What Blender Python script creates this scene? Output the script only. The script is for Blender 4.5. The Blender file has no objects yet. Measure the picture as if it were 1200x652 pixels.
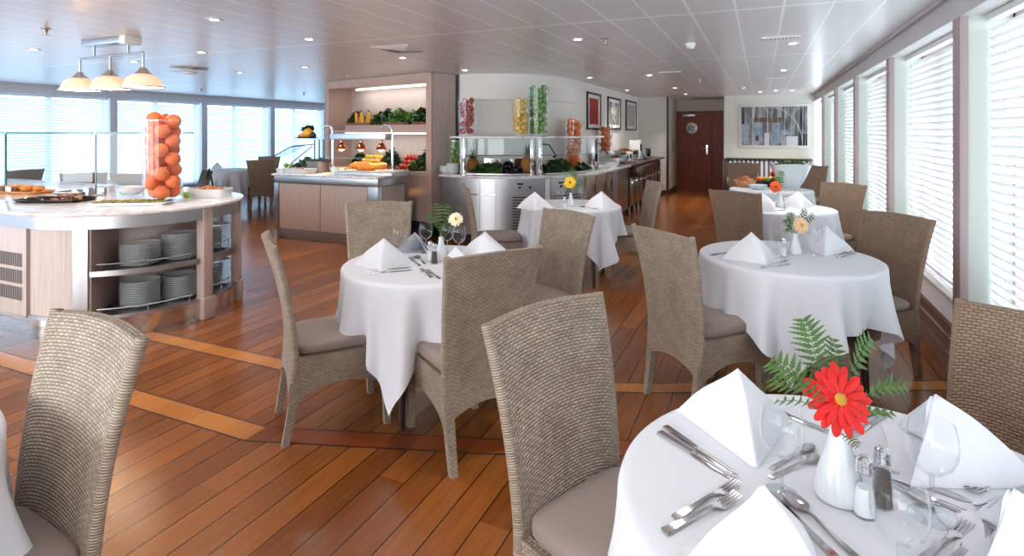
SKY, WR, WL, WB, DLW, EXPO = 4.7, 30, 45, 68, 38, 0.5
import bpy, bmesh, math, random
from math import sin, cos, pi, radians, sqrt, atan2
from mathutils import Vector, Matrix, noise
random.seed(7)
SC = bpy.context.scene
COL = SC.collection
# ---------------------------------------------------------------- camera
FPX = 660.0; YAW = math.atan(291.5/FPX); HZ = 155.5; EYE = 1.5
CY, SY = cos(YAW), sin(YAW)
cd = bpy.data.cameras.new('camera'); cam = bpy.data.objects.new('camera', cd); COL.objects.link(cam)
cam.location = (0, 0, EYE); cam.rotation_euler = (pi/2, 0, YAW)
cd.sensor_width = 36; cd.lens = FPX/1200*36; cd.shift_y = -(326-HZ)/1200; cd.clip_start = .05
SC.camera = cam
def at(px, py, z):
    D = FPX*(EYE-z)/(py-HZ); R = (px-600)/FPX*D
    return Vector((-D*SY+R*CY, D*CY+R*SY, z))
def atD(px, D):
    R = (px-600)/FPX*D
    return (-D*SY+R*CY, D*CY+R*SY)
def onY(px, Y):
    r = (px-600)/FPX
    return Y*(-SY+r*CY)/(CY+r*SY)
def onX(px, X):
    r = (px-600)/FPX
    return X*(CY+r*SY)/(-SY+r*CY)
def zat(x, y, py):
    return EYE-(py-HZ)*(y*CY-x*SY)/FPX
def pxof(x, y):
    return 600+FPX*(x*CY+y*SY)/(y*CY-x*SY)
# ---------------------------------------------------------------- materials
def srgb(r, g, b):
    f = lambda c: (c/255/12.92) if c/255 <= .04045 else ((c/255+.055)/1.055)**2.4
    return (f(r), f(g), f(b), 1)
MATS = {}
def newmat(name):
    m = bpy.data.materials.new(name); m.use_nodes = True
    nt = m.node_tree; b = nt.nodes['Principled BSDF']
    MATS[name] = m
    return m, nt, b
def N(nt, t, **kw):
    n = nt.nodes.new(t)
    for k, v in kw.items():
        if k in n.inputs.keys(): n.inputs[k].default_value = v
        else: setattr(n, k, v)
    return n
def simple(name, col, rough=.5, metal=0, spec=.5, bump=0, bscale=60, var=0, vscale=8, coat=0, trans=0, sss=0, sheen=0):
    m, nt, b = newmat(name)
    b.inputs['Base Color'].default_value = col; b.inputs['Roughness'].default_value = rough
    b.inputs['Metallic'].default_value = metal; b.inputs['Specular IOR Level'].default_value = spec
    b.inputs['Coat Weight'].default_value = coat; b.inputs['Sheen Weight'].default_value = sheen
    tc = N(nt, 'ShaderNodeTexCoord')
    if var:
        n = N(nt, 'ShaderNodeTexNoise', Scale=vscale, Detail=4.0); nt.links.new(tc.outputs['Object'], n.inputs['Vector'])
        r = N(nt, 'ShaderNodeMapRange'); r.inputs['To Min'].default_value = 1-var; r.inputs['To Max'].default_value = 1+var
        r.inputs['From Min'].default_value = .3; r.inputs['From Max'].default_value = .7
        nt.links.new(n.outputs['Fac'], r.inputs['Value'])
        h = N(nt, 'ShaderNodeHueSaturation', Color=col); nt.links.new(r.outputs[0], h.inputs['Value'])
        nt.links.new(h.outputs[0], b.inputs['Base Color'])
    if bump:
        n = N(nt, 'ShaderNodeTexNoise', Scale=bscale, Detail=3.0); nt.links.new(tc.outputs['Object'], n.inputs['Vector'])
        bp = N(nt, 'ShaderNodeBump', Strength=bump, Distance=.01); nt.links.new(n.outputs['Fac'], bp.inputs['Height'])
        nt.links.new(bp.outputs[0], b.inputs['Normal'])
    return m
def emis(name, col, s):
    m, nt, b = newmat(name)
    b.inputs['Base Color'].default_value = col
    b.inputs['Emission Color'].default_value = col; b.inputs['Emission Strength'].default_value = s
    return m
def thinglass(name, tint=(1, 1, 1, 1), base=.06, edge=.75, power=3.0):
    m, nt, b = newmat(name); nt.nodes.remove(b)
    out = nt.nodes['Material Output']
    t = N(nt, 'ShaderNodeBsdfTransparent', Color=tint); g = N(nt, 'ShaderNodeBsdfGlossy', Roughness=.02, Color=(1, 1, 1, 1))
    lw = N(nt, 'ShaderNodeLayerWeight', Blend=.5)
    p = N(nt, 'ShaderNodeMath', operation='POWER'); p.inputs[1].default_value = power
    nt.links.new(lw.outputs['Facing'], p.inputs[0])
    r = N(nt, 'ShaderNodeMapRange'); r.inputs['To Min'].default_value = base; r.inputs['To Max'].default_value = edge
    nt.links.new(p.outputs[0], r.inputs['Value'])
    mx = N(nt, 'ShaderNodeMixShader'); nt.links.new(r.outputs[0], mx.inputs['Fac'])
    nt.links.new(t.outputs[0], mx.inputs[1]); nt.links.new(g.outputs[0], mx.inputs[2])
    nt.links.new(mx.outputs[0], out.inputs['Surface'])
    return m
def ramp(nt, fac, stops):
    r = N(nt, 'ShaderNodeValToRGB'); e = r.color_ramp.elements
    while len(e) < len(stops): e.new(.5)
    for i, (p, c) in enumerate(stops): e[i].position = p; e[i].color = c
    nt.links.new(fac, r.inputs['Fac'])
    return r
def wicker(name, c_dark, c_mid, c_light):
    m, nt, b = newmat(name); L = nt.links.new
    uv = N(nt, 'ShaderNodeUVMap'); sep = N(nt, 'ShaderNodeSeparateXYZ'); L(uv.outputs[0], sep.inputs[0])
    def math_(op, a, bb=None, c=None):
        n = N(nt, 'ShaderNodeMath', operation=op)
        for i, v in enumerate((a, bb, c)):
            if v is None: continue
            if isinstance(v, (int, float)): n.inputs[i].default_value = v
            else: L(v, n.inputs[i])
        return n.outputs[0]
    row = math_('DIVIDE', sep.outputs['Y'], .0098); rf = math_('FLOOR', row); rv = math_('FRACT', row)
    off = math_('MULTIPLY', math_('MODULO', rf, 2.0), .5)
    cu = math_('ADD', math_('DIVIDE', sep.outputs['X'], .0225), off); cf = math_('FLOOR', cu); cv = math_('FRACT', cu)
    h1 = math_('SINE', math_('MULTIPLY', cv, pi)); h2 = math_('SINE', math_('MULTIPLY', rv, pi))
    h = math_('MULTIPLY', math_('POWER', h1, .55), math_('POWER', h2, .6))
    comb = N(nt, 'ShaderNodeCombineXYZ'); L(cf, comb.inputs[0]); L(rf, comb.inputs[1])
    wn = N(nt, 'ShaderNodeTexWhiteNoise', noise_dimensions='2D'); L(comb.outputs[0], wn.inputs['Vector'])
    ns = N(nt, 'ShaderNodeTexNoise', Scale=9.0, Detail=3.0); L(uv.outputs[0], ns.inputs['Vector'])
    mp = N(nt, 'ShaderNodeMapping'); mp.inputs['Scale'].default_value = (60, 900, 1); L(uv.outputs[0], mp.inputs['Vector'])
    st = N(nt, 'ShaderNodeTexNoise', Scale=1.0, Detail=1.0); L(mp.outputs[0], st.inputs['Vector'])
    v = math_('ADD', math_('ADD', math_('MULTIPLY', wn.outputs['Value'], .22), .06), math_('MULTIPLY', ns.outputs['Fac'], .55))
    v = math_('ADD', v, math_('MULTIPLY', st.outputs['Fac'], .25))
    cr = ramp(nt, v, [(.3, c_mid), (.85, c_light)])
    gap = ramp(nt, h, [(.1, (.25, .25, .25, 1)), (.55, (1, 1, 1, 1))])
    mx = N(nt, 'ShaderNodeMix', data_type='RGBA'); L(gap.outputs[0], mx.inputs[0])
    mx.inputs[6].default_value = c_dark; L(cr.outputs[0], mx.inputs[7]); L(mx.outputs[2], b.inputs['Base Color'])
    bp = N(nt, 'ShaderNodeBump', Strength=.8, Distance=.005); L(h, bp.inputs['Height']); L(bp.outputs[0], b.inputs['Normal'])
    b.inputs['Roughness'].default_value = .48; b.inputs['Specular IOR Level'].default_value = .35
    return m
wicker('wicker', srgb(82, 68, 56), srgb(142, 126, 110), srgb(194, 178, 160))
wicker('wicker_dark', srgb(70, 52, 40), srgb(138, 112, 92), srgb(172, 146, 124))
def grainwood(name, cols, scale=(14, 14, 1.2), rough=.45, coat=0):
    m, nt, b = newmat(name); L = nt.links.new
    tc = N(nt, 'ShaderNodeTexCoord'); mp = N(nt, 'ShaderNodeMapping'); mp.inputs['Scale'].default_value = scale
    L(tc.outputs['Object'], mp.inputs['Vector'])
    n = N(nt, 'ShaderNodeTexNoise', Scale=3.0, Detail=6.0, Roughness=.65); L(mp.outputs[0], n.inputs['Vector'])
    r = ramp(nt, n.outputs['Fac'], [(.3, cols[0]), (.7, cols[1])]); L(r.outputs[0], b.inputs['Base Color'])
    bp = N(nt, 'ShaderNodeBump', Strength=.08, Distance=.005); L(n.outputs['Fac'], bp.inputs['Height']); L(bp.outputs[0], b.inputs['Normal'])
    b.inputs['Roughness'].default_value = rough; b.inputs['Coat Weight'].default_value = coat
    return m
grainwood('pale_wood', (srgb(184, 168, 160), srgb(206, 191, 184)), (20, 20, 1.0))
grainwood('pink_wood', (srgb(184, 156, 144), srgb(202, 176, 164)), (20, 20, 1.0))
grainwood('post_wood', (srgb(160, 138, 130), srgb(186, 164, 156)), (20, 20, 1.0))
grainwood('dark_wood', (srgb(48, 28, 22), srgb(78, 48, 36)), (10, 10, 2), .3)
grainwood('door_wood', (srgb(112, 40, 16), srgb(160, 70, 30)), (12, 12, 1.2), .45, .0)
grainwood('tray_wood', (srgb(120, 70, 45), srgb(160, 100, 66)), (4, 12, 12), .5)
grainwood('board_wood', (srgb(196, 130, 66), srgb(226, 160, 88)), (3, 14, 14), .5)
def floormat(name, base, x_planks=True):
    m, nt, b = newmat(name); L = nt.links.new
    tc = N(nt, 'ShaderNodeTexCoord'); sep = N(nt, 'ShaderNodeSeparateXYZ'); L(tc.outputs['Object'], sep.inputs[0])
    def M(op, a, bb=None):
        n = N(nt, 'ShaderNodeMath', operation=op)
        for i, v in enumerate((a, bb)):
            if v is None: continue
            if isinstance(v, (int, float)): n.inputs[i].default_value = v
            else: L(v, n.inputs[i])
        return n.outputs[0]
    w = .133
    p = M('DIVIDE', M('ADD', sep.outputs['X'], 20.013), w); pid = M('FLOOR', p); fr = M('FRACT', p)
    seam = M('LESS_THAN', M('ABSOLUTE', M('SUBTRACT', fr, .5)), .479) if x_planks else None
    wn0 = N(nt, 'ShaderNodeTexWhiteNoise', noise_dimensions='1D'); L(pid, wn0.inputs['W'])
    yy = M('DIVIDE', M('ADD', sep.outputs['Y'], M('MULTIPLY', wn0.outputs['Value'], 2.4)), 2.4)
    yid = M('FLOOR', yy)
    cb = N(nt, 'ShaderNodeCombineXYZ'); L(pid, cb.inputs[0]); L(yid, cb.inputs[1])
    wn = N(nt, 'ShaderNodeTexWhiteNoise', noise_dimensions='2D'); L(cb.outputs[0], wn.inputs['Vector'])
    mp = N(nt, 'ShaderNodeMapping'); mp.inputs['Scale'].default_value = (22, 1.3, 1)
    va = N(nt, 'ShaderNodeVectorMath', operation='ADD'); L(tc.outputs['Object'], va.inputs[0]); L(cb.outputs[0], va.inputs[1]); L(va.outputs[0], mp.inputs['Vector'])
    g = N(nt, 'ShaderNodeTexNoise', Scale=2.0, Detail=5.0, Roughness=.6); L(mp.outputs[0], g.inputs['Vector'])
    g2 = N(nt, 'ShaderNodeTexNoise', Scale=1.3, Detail=3.0); L(tc.outputs['Object'], g2.inputs['Vector'])
    v = M('ADD', M('MULTIPLY', wn.outputs['Value'], .32), M('ADD', M('MULTIPLY', g.outputs['Fac'], .5), M('MULTIPLY', g2.outputs['Fac'], .35)))
    r = ramp(nt, v, [(.3, base[0]), (.6, base[1]), (.95, base[2])])
    mx = N(nt, 'ShaderNodeMix', data_type='RGBA'); mx.inputs[6].default_value = srgb(42, 20, 14); L(r.outputs[0], mx.inputs[7])
    if seam: L(seam, mx.inputs[0])
    else: mx.inputs[0].default_value = 1
    L(mx.outputs[2], b.inputs['Base Color'])
    rr = N(nt, 'ShaderNodeMapRange'); rr.inputs['To Min'].default_value = .17; rr.inputs['To Max'].default_value = .27; L(g2.outputs['Fac'], rr.inputs['Value'])
    L(rr.outputs[0], b.inputs['Roughness'])
    b.inputs['Specular IOR Level'].default_value = .5
    bp = N(nt, 'ShaderNodeBump', Strength=.25, Distance=.003); L(g.outputs['Fac'], bp.inputs['Height']); L(bp.outputs[0], b.inputs['Normal'])
    return m
floormat('floor_planks', (srgb(96, 50, 20), srgb(132, 74, 31), srgb(166, 100, 46)))
floormat('floor_band', (srgb(160, 98, 44), srgb(184, 116, 54), srgb(200, 132, 66)), False)
floormat('floor_band_dark', (srgb(104, 48, 24), srgb(134, 64, 30), srgb(150, 78, 36)), False)
def ceilmat():
    m, nt, b = newmat('ceiling_panel'); L = nt.links.new
    tc = N(nt, 'ShaderNodeTexCoord'); sep = N(nt, 'ShaderNodeSeparateXYZ'); L(tc.outputs['Object'], sep.inputs[0])
    def M(op, a, bb=None):
        n = N(nt, 'ShaderNodeMath', operation=op)
        for i, v in enumerate((a, bb)):
            if v is None: continue
            if isinstance(v, (int, float)): n.inputs[i].default_value = v
            else: L(v, n.inputs[i])
        return n.outputs[0]
    def seam(o, off, per, wid):
        fr = M('FRACT', M('DIVIDE', M('ADD', o, off), per))
        return M('GREATER_THAN', M('ABSOLUTE', M('SUBTRACT', fr, .5)), .5-wid/per/2)
    s = M('MAXIMUM', seam(sep.outputs['X'], 30.5+.16, .305, .019), seam(sep.outputs['Y'], 27-4.3, 2.7, .055))
    mx = N(nt, 'ShaderNodeMix', data_type='RGBA'); L(s, mx.inputs[0])
    mx.inputs[6].default_value = srgb(224, 222, 222); mx.inputs[7].default_value = srgb(252, 252, 252)
    L(mx.outputs[2], b.inputs['Base Color'])
    b.inputs['Roughness'].default_value = .28; b.inputs['Specular IOR Level'].default_value = .6
    bp = N(nt, 'ShaderNodeBump', Strength=.3, Distance=.004); bp.invert = True; L(s, bp.inputs['Height']); L(bp.outputs[0], b.inputs['Normal'])
ceilmat()
def marble():
    m, nt, b = newmat('marble'); L = nt.links.new
    tc = N(nt, 'ShaderNodeTexCoord'); n = N(nt, 'ShaderNodeTexNoise', Scale=5.0, Detail=7.0, Distortion=1.6); L(tc.outputs['Object'], n.inputs['Vector'])
    r = ramp(nt, n.outputs['Fac'], [(.35, srgb(196, 186, 184)), (.5, srgb(226, 220, 218)), (.7, srgb(240, 238, 238))]); L(r.outputs[0], b.inputs['Base Color'])
    b.inputs['Roughness'].default_value = .12
marble()
def steel(name, col, rough=.28, an=0):
    m = simple(name, col, rough, 1)
    nt = m.node_tree; b = nt.nodes['Principled BSDF']
    tc = N(nt, 'ShaderNodeTexCoord'); mp = N(nt, 'ShaderNodeMapping'); mp.inputs['Scale'].default_value = (2, 2, 160)
    nt.links.new(tc.outputs['Object'], mp.inputs['Vector'])
    n = N(nt, 'ShaderNodeTexNoise', Scale=2.0, Detail=2.0); nt.links.new(mp.outputs[0], n.inputs['Vector'])
    bp = N(nt, 'ShaderNodeBump', Strength=.03, Distance=.002); nt.links.new(n.outputs['Fac'], bp.inputs['Height']); nt.links.new(bp.outputs[0], b.inputs['Normal'])
    return m
steel('steel', srgb(180, 181, 185), .34); steel('bronze_steel', srgb(176, 160, 146), .3)
steel('kick_mirror', srgb(205, 200, 196), .14)
simple('chrome', srgb(225, 225, 228), .08, 1)
simple('cutlery_steel', srgb(200, 196, 196), .16, 1)
simple('wall_paint', srgb(240, 238, 232), .6, bump=.05)
simple('cream_paint', srgb(236, 236, 226), .6, bump=.05)
simple('corridor_paint', srgb(224, 220, 210), .6, bump=.05)
simple('frame_paint', srgb(172, 150, 150), .45)
simple('header_paint', srgb(206, 200, 200), .5)
simple('blue_grey_paint', srgb(214, 215, 222), .5)
simple('sill_paint', srgb(140, 106, 94), .4)
simple('reveal_paint', srgb(200, 204, 196), .5)
simple('cushion', srgb(142, 126, 118), .75, bump=.12, bscale=900, var=.04, sheen=.2)
simple('linen', srgb(226, 228, 235), .75, bump=.06, bscale=700, sheen=.15)
simple('napkin_linen', srgb(236, 237, 243), .8, bump=.08, bscale=500, sheen=.2)
simple('porcelain', srgb(226, 230, 233), .15, coat=.4)
simple('plate_china', srgb(230, 237, 240), .2, coat=.4)
simple('black', srgb(18, 18, 20), .4); simple('black_gloss', srgb(14, 14, 16), .12)
simple('dark_grey', srgb(52, 52, 56), .5); simple('grille_dark', srgb(40, 42, 46), .6)
simple('white_plastic', srgb(236, 236, 234), .35)
simple('orange_skin', srgb(246, 122, 38), .42, bump=.15, bscale=260, var=.12, vscale=12)
simple('grapefruit_skin', srgb(236, 116, 60), .42, bump=.12, bscale=220, var=.14, vscale=9)
simple('lemon_skin', srgb(244, 196, 70), .4, bump=.15, bscale=260, var=.08)
simple('lime_skin', srgb(120, 158, 66), .4, bump=.12, bscale=260, var=.15)
simple('apple_skin', srgb(180, 56, 48), .28, var=.35, vscale=20)
simple('stem_brown', srgb(86, 62, 36), .7)
simple('leaf_green', srgb(72, 118, 42), .45, var=.25, vscale=30); simple('leaf_dark', srgb(34, 66, 26), .5, var=.3, vscale=25)
simple('leaf_mid', srgb(62, 98, 40), .5, var=.3, vscale=25)
simple('fern_green', srgb(78, 110, 50), .5, var=.25, vscale=60)
simple('red_petal', srgb(216, 20, 18), .5, var=.12, vscale=40); simple('yellow_petal', srgb(250, 204, 20), .5, var=.05)
simple('orange_petal', srgb(238, 92, 30), .5, var=.1); simple('peach_petal', srgb(250, 206, 160), .5, var=.05); simple('cream_petal', srgb(252, 236, 206), .5, var=.04)
simple('disc_yellow', srgb(226, 176, 70), .8, bump=.6, bscale=500); simple('disc_dark', srgb(96, 50, 24), .8, bump=.6, bscale=500)
simple('salt', srgb(244, 244, 244), .8, bump=.3, bscale=900); simple('pepper', srgb(92, 78, 70), .8, bump=.5, bscale=900, var=.5, vscale=400)
simple('pineapple_skin', srgb(150, 100, 44), .6, bump=.9, bscale=60, var=.35, vscale=50)
simple('squash_skin', srgb(226, 168, 52), .4, var=.1); simple('pepper_red', srgb(186, 34, 24), .22, var=.1)
simple('roast_skin', srgb(232, 140, 50), .35, bump=.5, bscale=50, var=.25, vscale=14)
simple('crouton', srgb(216, 150, 108), .7, var=.3, vscale=40); simple('grilled', srgb(130, 118, 62), .6, var=.5, vscale=60)
simple('bread_crust', srgb(206, 140, 72), .7, bump=.4, bscale=40, var=.2)
simple('aubergine', srgb(40, 24, 40), .25); simple('grape_skin', srgb(70, 34, 40), .3)
simple('copper_lamp', srgb(200, 110, 86), .2, 1)
simple('table_wood', srgb(58, 36, 28), .4)
thinglass('clear_glass', (.99, .995, .995, 1), .015, .55, 3.6); thinglass('stem_glass', (.93, .95, .96, 1), .12, .8, 2.0); thinglass('pane_glass', (.97, .99, 1, 1), .05, .5, 3)
thinglass('guard_glass', (.93, .97, .98, 1), .015, .4, 3); thinglass('vase_glass', (.96, .98, .99, 1), .015, .6, 2.8)
thinglass('rim_glass', (.7, .82, .86, 1), .35, .8, 1.5)
simple('glass_edge', srgb(70, 110, 120), .15)
emis('lamp_disc', (1, .96, .9, 1), 14); emis('bulb', (1, .78, .5, 1), 22); emis('strip_light', (1, .97, .92, 1), 3); emis('heat_bulb', (1, .5, .22, 1), 5)
def frosted():
    m, nt, b = newmat('frosted_shade')
    b.inputs['Base Color'].default_value = srgb(250, 225, 200); b.inputs['Roughness'].default_value = .4
    b.inputs['Emission Color'].default_value = (1, .56, .32, 1); b.inputs['Emission Strength'].default_value = .5
frosted()
def slatmat(name, col, fac):
    m, nt, b = newmat(name); out = nt.nodes['Material Output']
    b.inputs['Base Color'].default_value = col; b.inputs['Roughness'].default_value = .45
    t = N(nt, 'ShaderNodeBsdfTranslucent', Color=col); mx = N(nt, 'ShaderNodeMixShader', Fac=fac)
    nt.links.new(b.outputs[0], mx.inputs[1]); nt.links.new(t.outputs[0], mx.inputs[2]); nt.links.new(mx.outputs[0], out.inputs['Surface'])
slatmat('slat', srgb(244, 244, 240), .10); slatmat('slat_cool', srgb(240, 244, 248), .24)  # second slat colour is tinted to imitate bluish light from the left
def stripes():
    m, nt, b = newmat('striped_fabric'); L = nt.links.new
    tc = N(nt, 'ShaderNodeTexCoord'); sep = N(nt, 'ShaderNodeSeparateXYZ'); L(tc.outputs['Object'], sep.inputs[0])
    w = N(nt, 'ShaderNodeMath', operation='MULTIPLY'); w.inputs[1].default_value = 2*pi/.095; L(sep.outputs['X'], w.inputs[0])
    s = N(nt, 'ShaderNodeMath', operation='SINE'); L(w.outputs[0], s.inputs[0])
    r = ramp(nt, s.outputs[0], [(.0, srgb(92, 88, 96)), (.12, srgb(205, 208, 214))]); L(r.outputs[0], b.inputs['Base Color'])
    b.inputs['Roughness'].default_value = .8
stripes()
def artmat(name, cols, scale, kind='noise'):
    m, nt, b = newmat(name); L = nt.links.new
    tc = N(nt, 'ShaderNodeTexCoord'); mp = N(nt, 'ShaderNodeMapping'); mp.inputs['Scale'].default_value = scale; L(tc.outputs['Object'], mp.inputs['Vector'])
    n = N(nt, 'ShaderNodeTexVoronoi' if kind == 'v' else 'ShaderNodeTexNoise', Scale=1.0); L(mp.outputs[0], n.inputs['Vector'])
    r = ramp(nt, n.outputs[0], cols); L(r.outputs[0], b.inputs['Base Color']); b.inputs['Roughness'].default_value = .25
artmat('art_red', [(.25, srgb(120, 20, 24)), (.5, srgb(176, 30, 32)), (.75, srgb(206, 60, 50))], (14, 14, 14))
artmat('art_grey', [(.3, srgb(84, 88, 84)), (.5, srgb(130, 132, 126)), (.7, srgb(168, 170, 164))], (16, 16, 16))
artmat('art_line', [(.3, srgb(130, 130, 134)), (.5, srgb(170, 170, 172)), (.7, srgb(196, 196, 196))], (60, 60, 6))
artmat('art_forest', [(.34, srgb(50, 54, 62)), (.5, srgb(112, 112, 116)), (.68, srgb(176, 174, 172))], (13, 13, 2.6))
simple('art_blue', srgb(140, 158, 178), .3, var=.45, vscale=9); simple('art_brown', srgb(98, 78, 66), .4, var=.5, vscale=12)
simple('art_white', srgb(222, 226, 230), .4); simple('art_dark', srgb(24, 26, 34), .4)
simple('mat_white', srgb(240, 240, 236), .6)
# ---------------------------------------------------------------- mesh builder
class MB:
    def __init__(s): s.v = []; s.f = []; s.uv = []; s.mi = []; s.m = Matrix.Identity(4); s.cur = 0
    def at(s, x=0, y=0, z=0, rz=0, rx=0, ry=0, sc=1):
        s.m = Matrix.Translation((x, y, z)) @ Matrix.Rotation(rz, 4, 'Z') @ Matrix.Rotation(ry, 4, 'Y') @ Matrix.Rotation(rx, 4, 'X') @ Matrix.Scale(sc, 4)
        return s
    def add(s, vs, fs, uvs=None):
        b = len(s.v)
        s.v += [tuple(s.m @ Vector(p)) for p in vs]
        for k, f in enumerate(fs):
            s.f.append([b+i for i in f]); s.uv.append(uvs[k] if uvs else [(vs[i][0], vs[i][2]+vs[i][1]) for i in f]); s.mi.append(s.cur)
        return s
    def box(s, x0, x1, y0, y1, z0, z1):
        vs = [(x, y, z) for z in (z0, z1) for y in (y0, y1) for x in (x0, x1)]
        return s.add(vs, [(0, 2, 3, 1), (4, 5, 7, 6), (0, 1, 5, 4), (2, 6, 7, 3), (0, 4, 6, 2), (1, 3, 7, 5)])
    def grid(s, fn, nu, nv, cu=False, cv=False, us=None, flip=False):
        NU = nu if cu else nu+1; NV = nv if cv else nv+1
        vs = [fn(i/nu, j/nv) for j in range(NV) for i in range(NU)]
        fs = []; uvs = []
        for j in range(nv):
            for i in range(nu):
                a, b_ = i % NU, (i+1) % NU; c, d = j % NV, (j+1) % NV
                q = [c*NU+a, c*NU+b_, d*NU+b_, d*NU+a]
                if us: t = [us(i/nu, j/nv), us((i+1)/nu, j/nv), us((i+1)/nu, (j+1)/nv), us(i/nu, (j+1)/nv)]
                else: t = [(i/nu, j/nv), ((i+1)/nu, j/nv), ((i+1)/nu, (j+1)/nv), (i/nu, (j+1)/nv)]
                if flip: q = q[::-1]; t = t[::-1]
                fs.append(q); uvs.append(t)
        return s.add(vs, fs, uvs)
    def lathe(s, prof, n=24, cap=True, sx=1, sy=1):
        vs = []; fs = []
        for r, z in prof:
            for i in range(n): a = 2*pi*i/n; vs.append((r*cos(a)*sx, r*sin(a)*sy, z))
        for j in range(len(prof)-1):
            for i in range(n): k = (i+1) % n; fs.append((j*n+i, j*n+k, (j+1)*n+k, (j+1)*n+i))
        if cap: fs.append(tuple(range(n))[::-1]); fs.append(tuple((len(prof)-1)*n+i for i in range(n)))
        return s.add(vs, fs)
    def sphere(s, c=(0, 0, 0), r=1, n=12, m=8, sz=1, sx=1, sy=1):
        vs = [(c[0], c[1], c[2]-r*sz)]; fs = []
        for j in range(1, m):
            t = -pi/2+pi*j/m
            for i in range(n): a = 2*pi*i/n; vs.append((c[0]+r*sx*cos(t)*cos(a), c[1]+r*sy*cos(t)*sin(a), c[2]+r*sz*sin(t)))
        vs.append((c[0], c[1], c[2]+r*sz)); T = len(vs)-1
        for i in range(n): fs.append((0, 1+(i+1) % n, 1+i)); fs.append((T, 1+(m-2)*n+i, 1+(m-2)*n+(i+1) % n))
        for j in range(m-2):
            for i in range(n): a = 1+j*n+i; b_ = 1+j*n+(i+1) % n; fs.append((a, b_, b_+n, a+n))
        return s.add(vs, fs)
    def tube(s, pts, r, n=8, cap=True, flat=1):
        pts = [Vector(p) for p in pts]; rs = r if isinstance(r, (list, tuple)) else [r]*len(pts)
        vs = []; fs = []; up = None
        for k, p in enumerate(pts):
            t = (pts[min(k+1, len(pts)-1)]-pts[max(k-1, 0)]).normalized()
            if up is None: up = Vector((0, 0, 1)) if abs(t.z) < .9 else Vector((0, 1, 0))
            a = t.cross(up)
            if a.length < 1e-5: up = Vector((1, 0, 0)); a = t.cross(up)
            a.normalize(); b_ = a.cross(t).normalized(); up = b_
            for i in range(n): q = 2*pi*i/n; vs.append(tuple(p+a*cos(q)*rs[k]+b_*sin(q)*rs[k]*flat))
        for k in range(len(pts)-1):
            for i in range(n): j = (i+1) % n; fs.append((k*n+i, k*n+j, (k+1)*n+j, (k+1)*n+i))
        if cap: fs.append(tuple(range(n))[::-1]); fs.append(tuple((len(pts)-1)*n+i for i in range(n)))
        return s.add(vs, fs)
    def prism(s, poly, z0, z1):
        n = len(poly); vs = [(x, y, z0) for x, y in poly]+[(x, y, z1) for x, y in poly]
        fs = [tuple(range(n))[::-1], tuple(range(n, 2*n))]+[(i, (i+1) % n, n+(i+1) % n, n+i) for i in range(n)]
        return s.add(vs, fs)
    def strip(s, outer, inner, z0, z1):   # solid between two open polylines of equal length
        n = len(outer); vs = []
        for z in (z0, z1):
            vs += [(x, y, z) for x, y in outer]+[(x, y, z) for x, y in inner]
        fs = []
        for i in range(n-1):
            fs += [(i, n+i, n+i+1, i+1), (2*n+i, 2*n+i+1, 3*n+i+1, 3*n+i), (i, i+1, 2*n+i+1, 2*n+i), (n+i, 3*n+i, 3*n+i+1, n+i+1)]
        fs += [(0, 2*n, 3*n, n), (n-1, 2*n-1, 4*n-1, 3*n-1)]
        return s.add(vs, fs)
    def build(s, name, mats, parent=None, bevel=0, seg=2, smooth=True, ang=38, loc=None, rz=0):
        me = bpy.data.meshes.new(name); me.from_pydata(s.v, [], s.f)
        ul = me.uv_layers.new(name='UVMap'); k = 0; flat = []
        for t in s.uv:
            for a in t: flat += [a[0], a[1]]
        ul.data.foreach_set('uv', flat)
        if isinstance(mats, str): mats = [mats]
        for m in mats: me.materials.append(MATS[m])
        me.polygons.foreach_set('material_index', s.mi)
        bm = bmesh.new(); bm.from_mesh(me)
        bmesh.ops.recalc_face_normals(bm, faces=bm.faces)
        if bevel:
            es = [e for e in bm.edges if len(e.link_faces) == 2 and e.calc_face_angle(0) > radians(30)]
            bmesh.ops.bevel(bm, geom=es, offset=bevel, segments=seg, profile=.6, affect='EDGES', clamp_overlap=True)
        bm.to_mesh(me); bm.free()
        if smooth:
            me.polygons.foreach_set('use_smooth', [True]*len(me.polygons)); me.set_sharp_from_angle(angle=radians(ang))
        me.update()
        o = bpy.data.objects.new(name, me); COL.objects.link(o)
        if parent: o.parent = parent
        if loc: o.location = loc
        o.rotation_euler.z = rz
        return o
def tag(o, label, cat, group=None):
    o['label'] = label; o['category'] = cat
    if group: o['group'] = group
    return o
def thing(name, label, cat, loc=(0, 0, 0), rz=0, group=None):
    o = bpy.data.objects.new(name, None); COL.objects.link(o); o.empty_display_size = .1
    o.location = loc; o.rotation_euler = (0, 0, rz)
    return tag(o, label, cat, group)
KIDS = {}
def dup(root, loc, rz=0, label=None, group=None, scale=1, rot=None):
    r = root.copy(); COL.objects.link(r); r.location = loc; r.rotation_euler = rot or (0, 0, rz); r.scale = (scale,)*3
    if label: r['label'] = label
    if group: r['group'] = group
    for ch in [o for o in bpy.data.objects if o.parent == root]:
        c = ch.copy(); COL.objects.link(c); c.parent = r
        for g in [o for o in bpy.data.objects if o.parent == ch]:
            d = g.copy(); COL.objects.link(d); d.parent = c
    return r
def structure(o): o['kind'] = 'structure'; return o
def lerp(a, b, t): return a+(b-a)*t
def light(name, kind, loc, power, col=(1, 1, 1), size=.1, rot=None, sizey=None, spot=None, blend=.5):
    ld = bpy.data.lights.new(name, kind); ld.energy = power; ld.color = col
    if kind == 'AREA':
        ld.size = size
        if sizey: ld.shape = 'RECTANGLE'; ld.size_y = sizey
    else: ld.shadow_soft_size = size
    if spot: ld.spot_size = spot; ld.spot_blend = blend
    o = bpy.data.objects.new(name, ld); COL.objects.link(o); o.location = loc
    if rot: o.rotation_euler = rot
    return o
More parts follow.
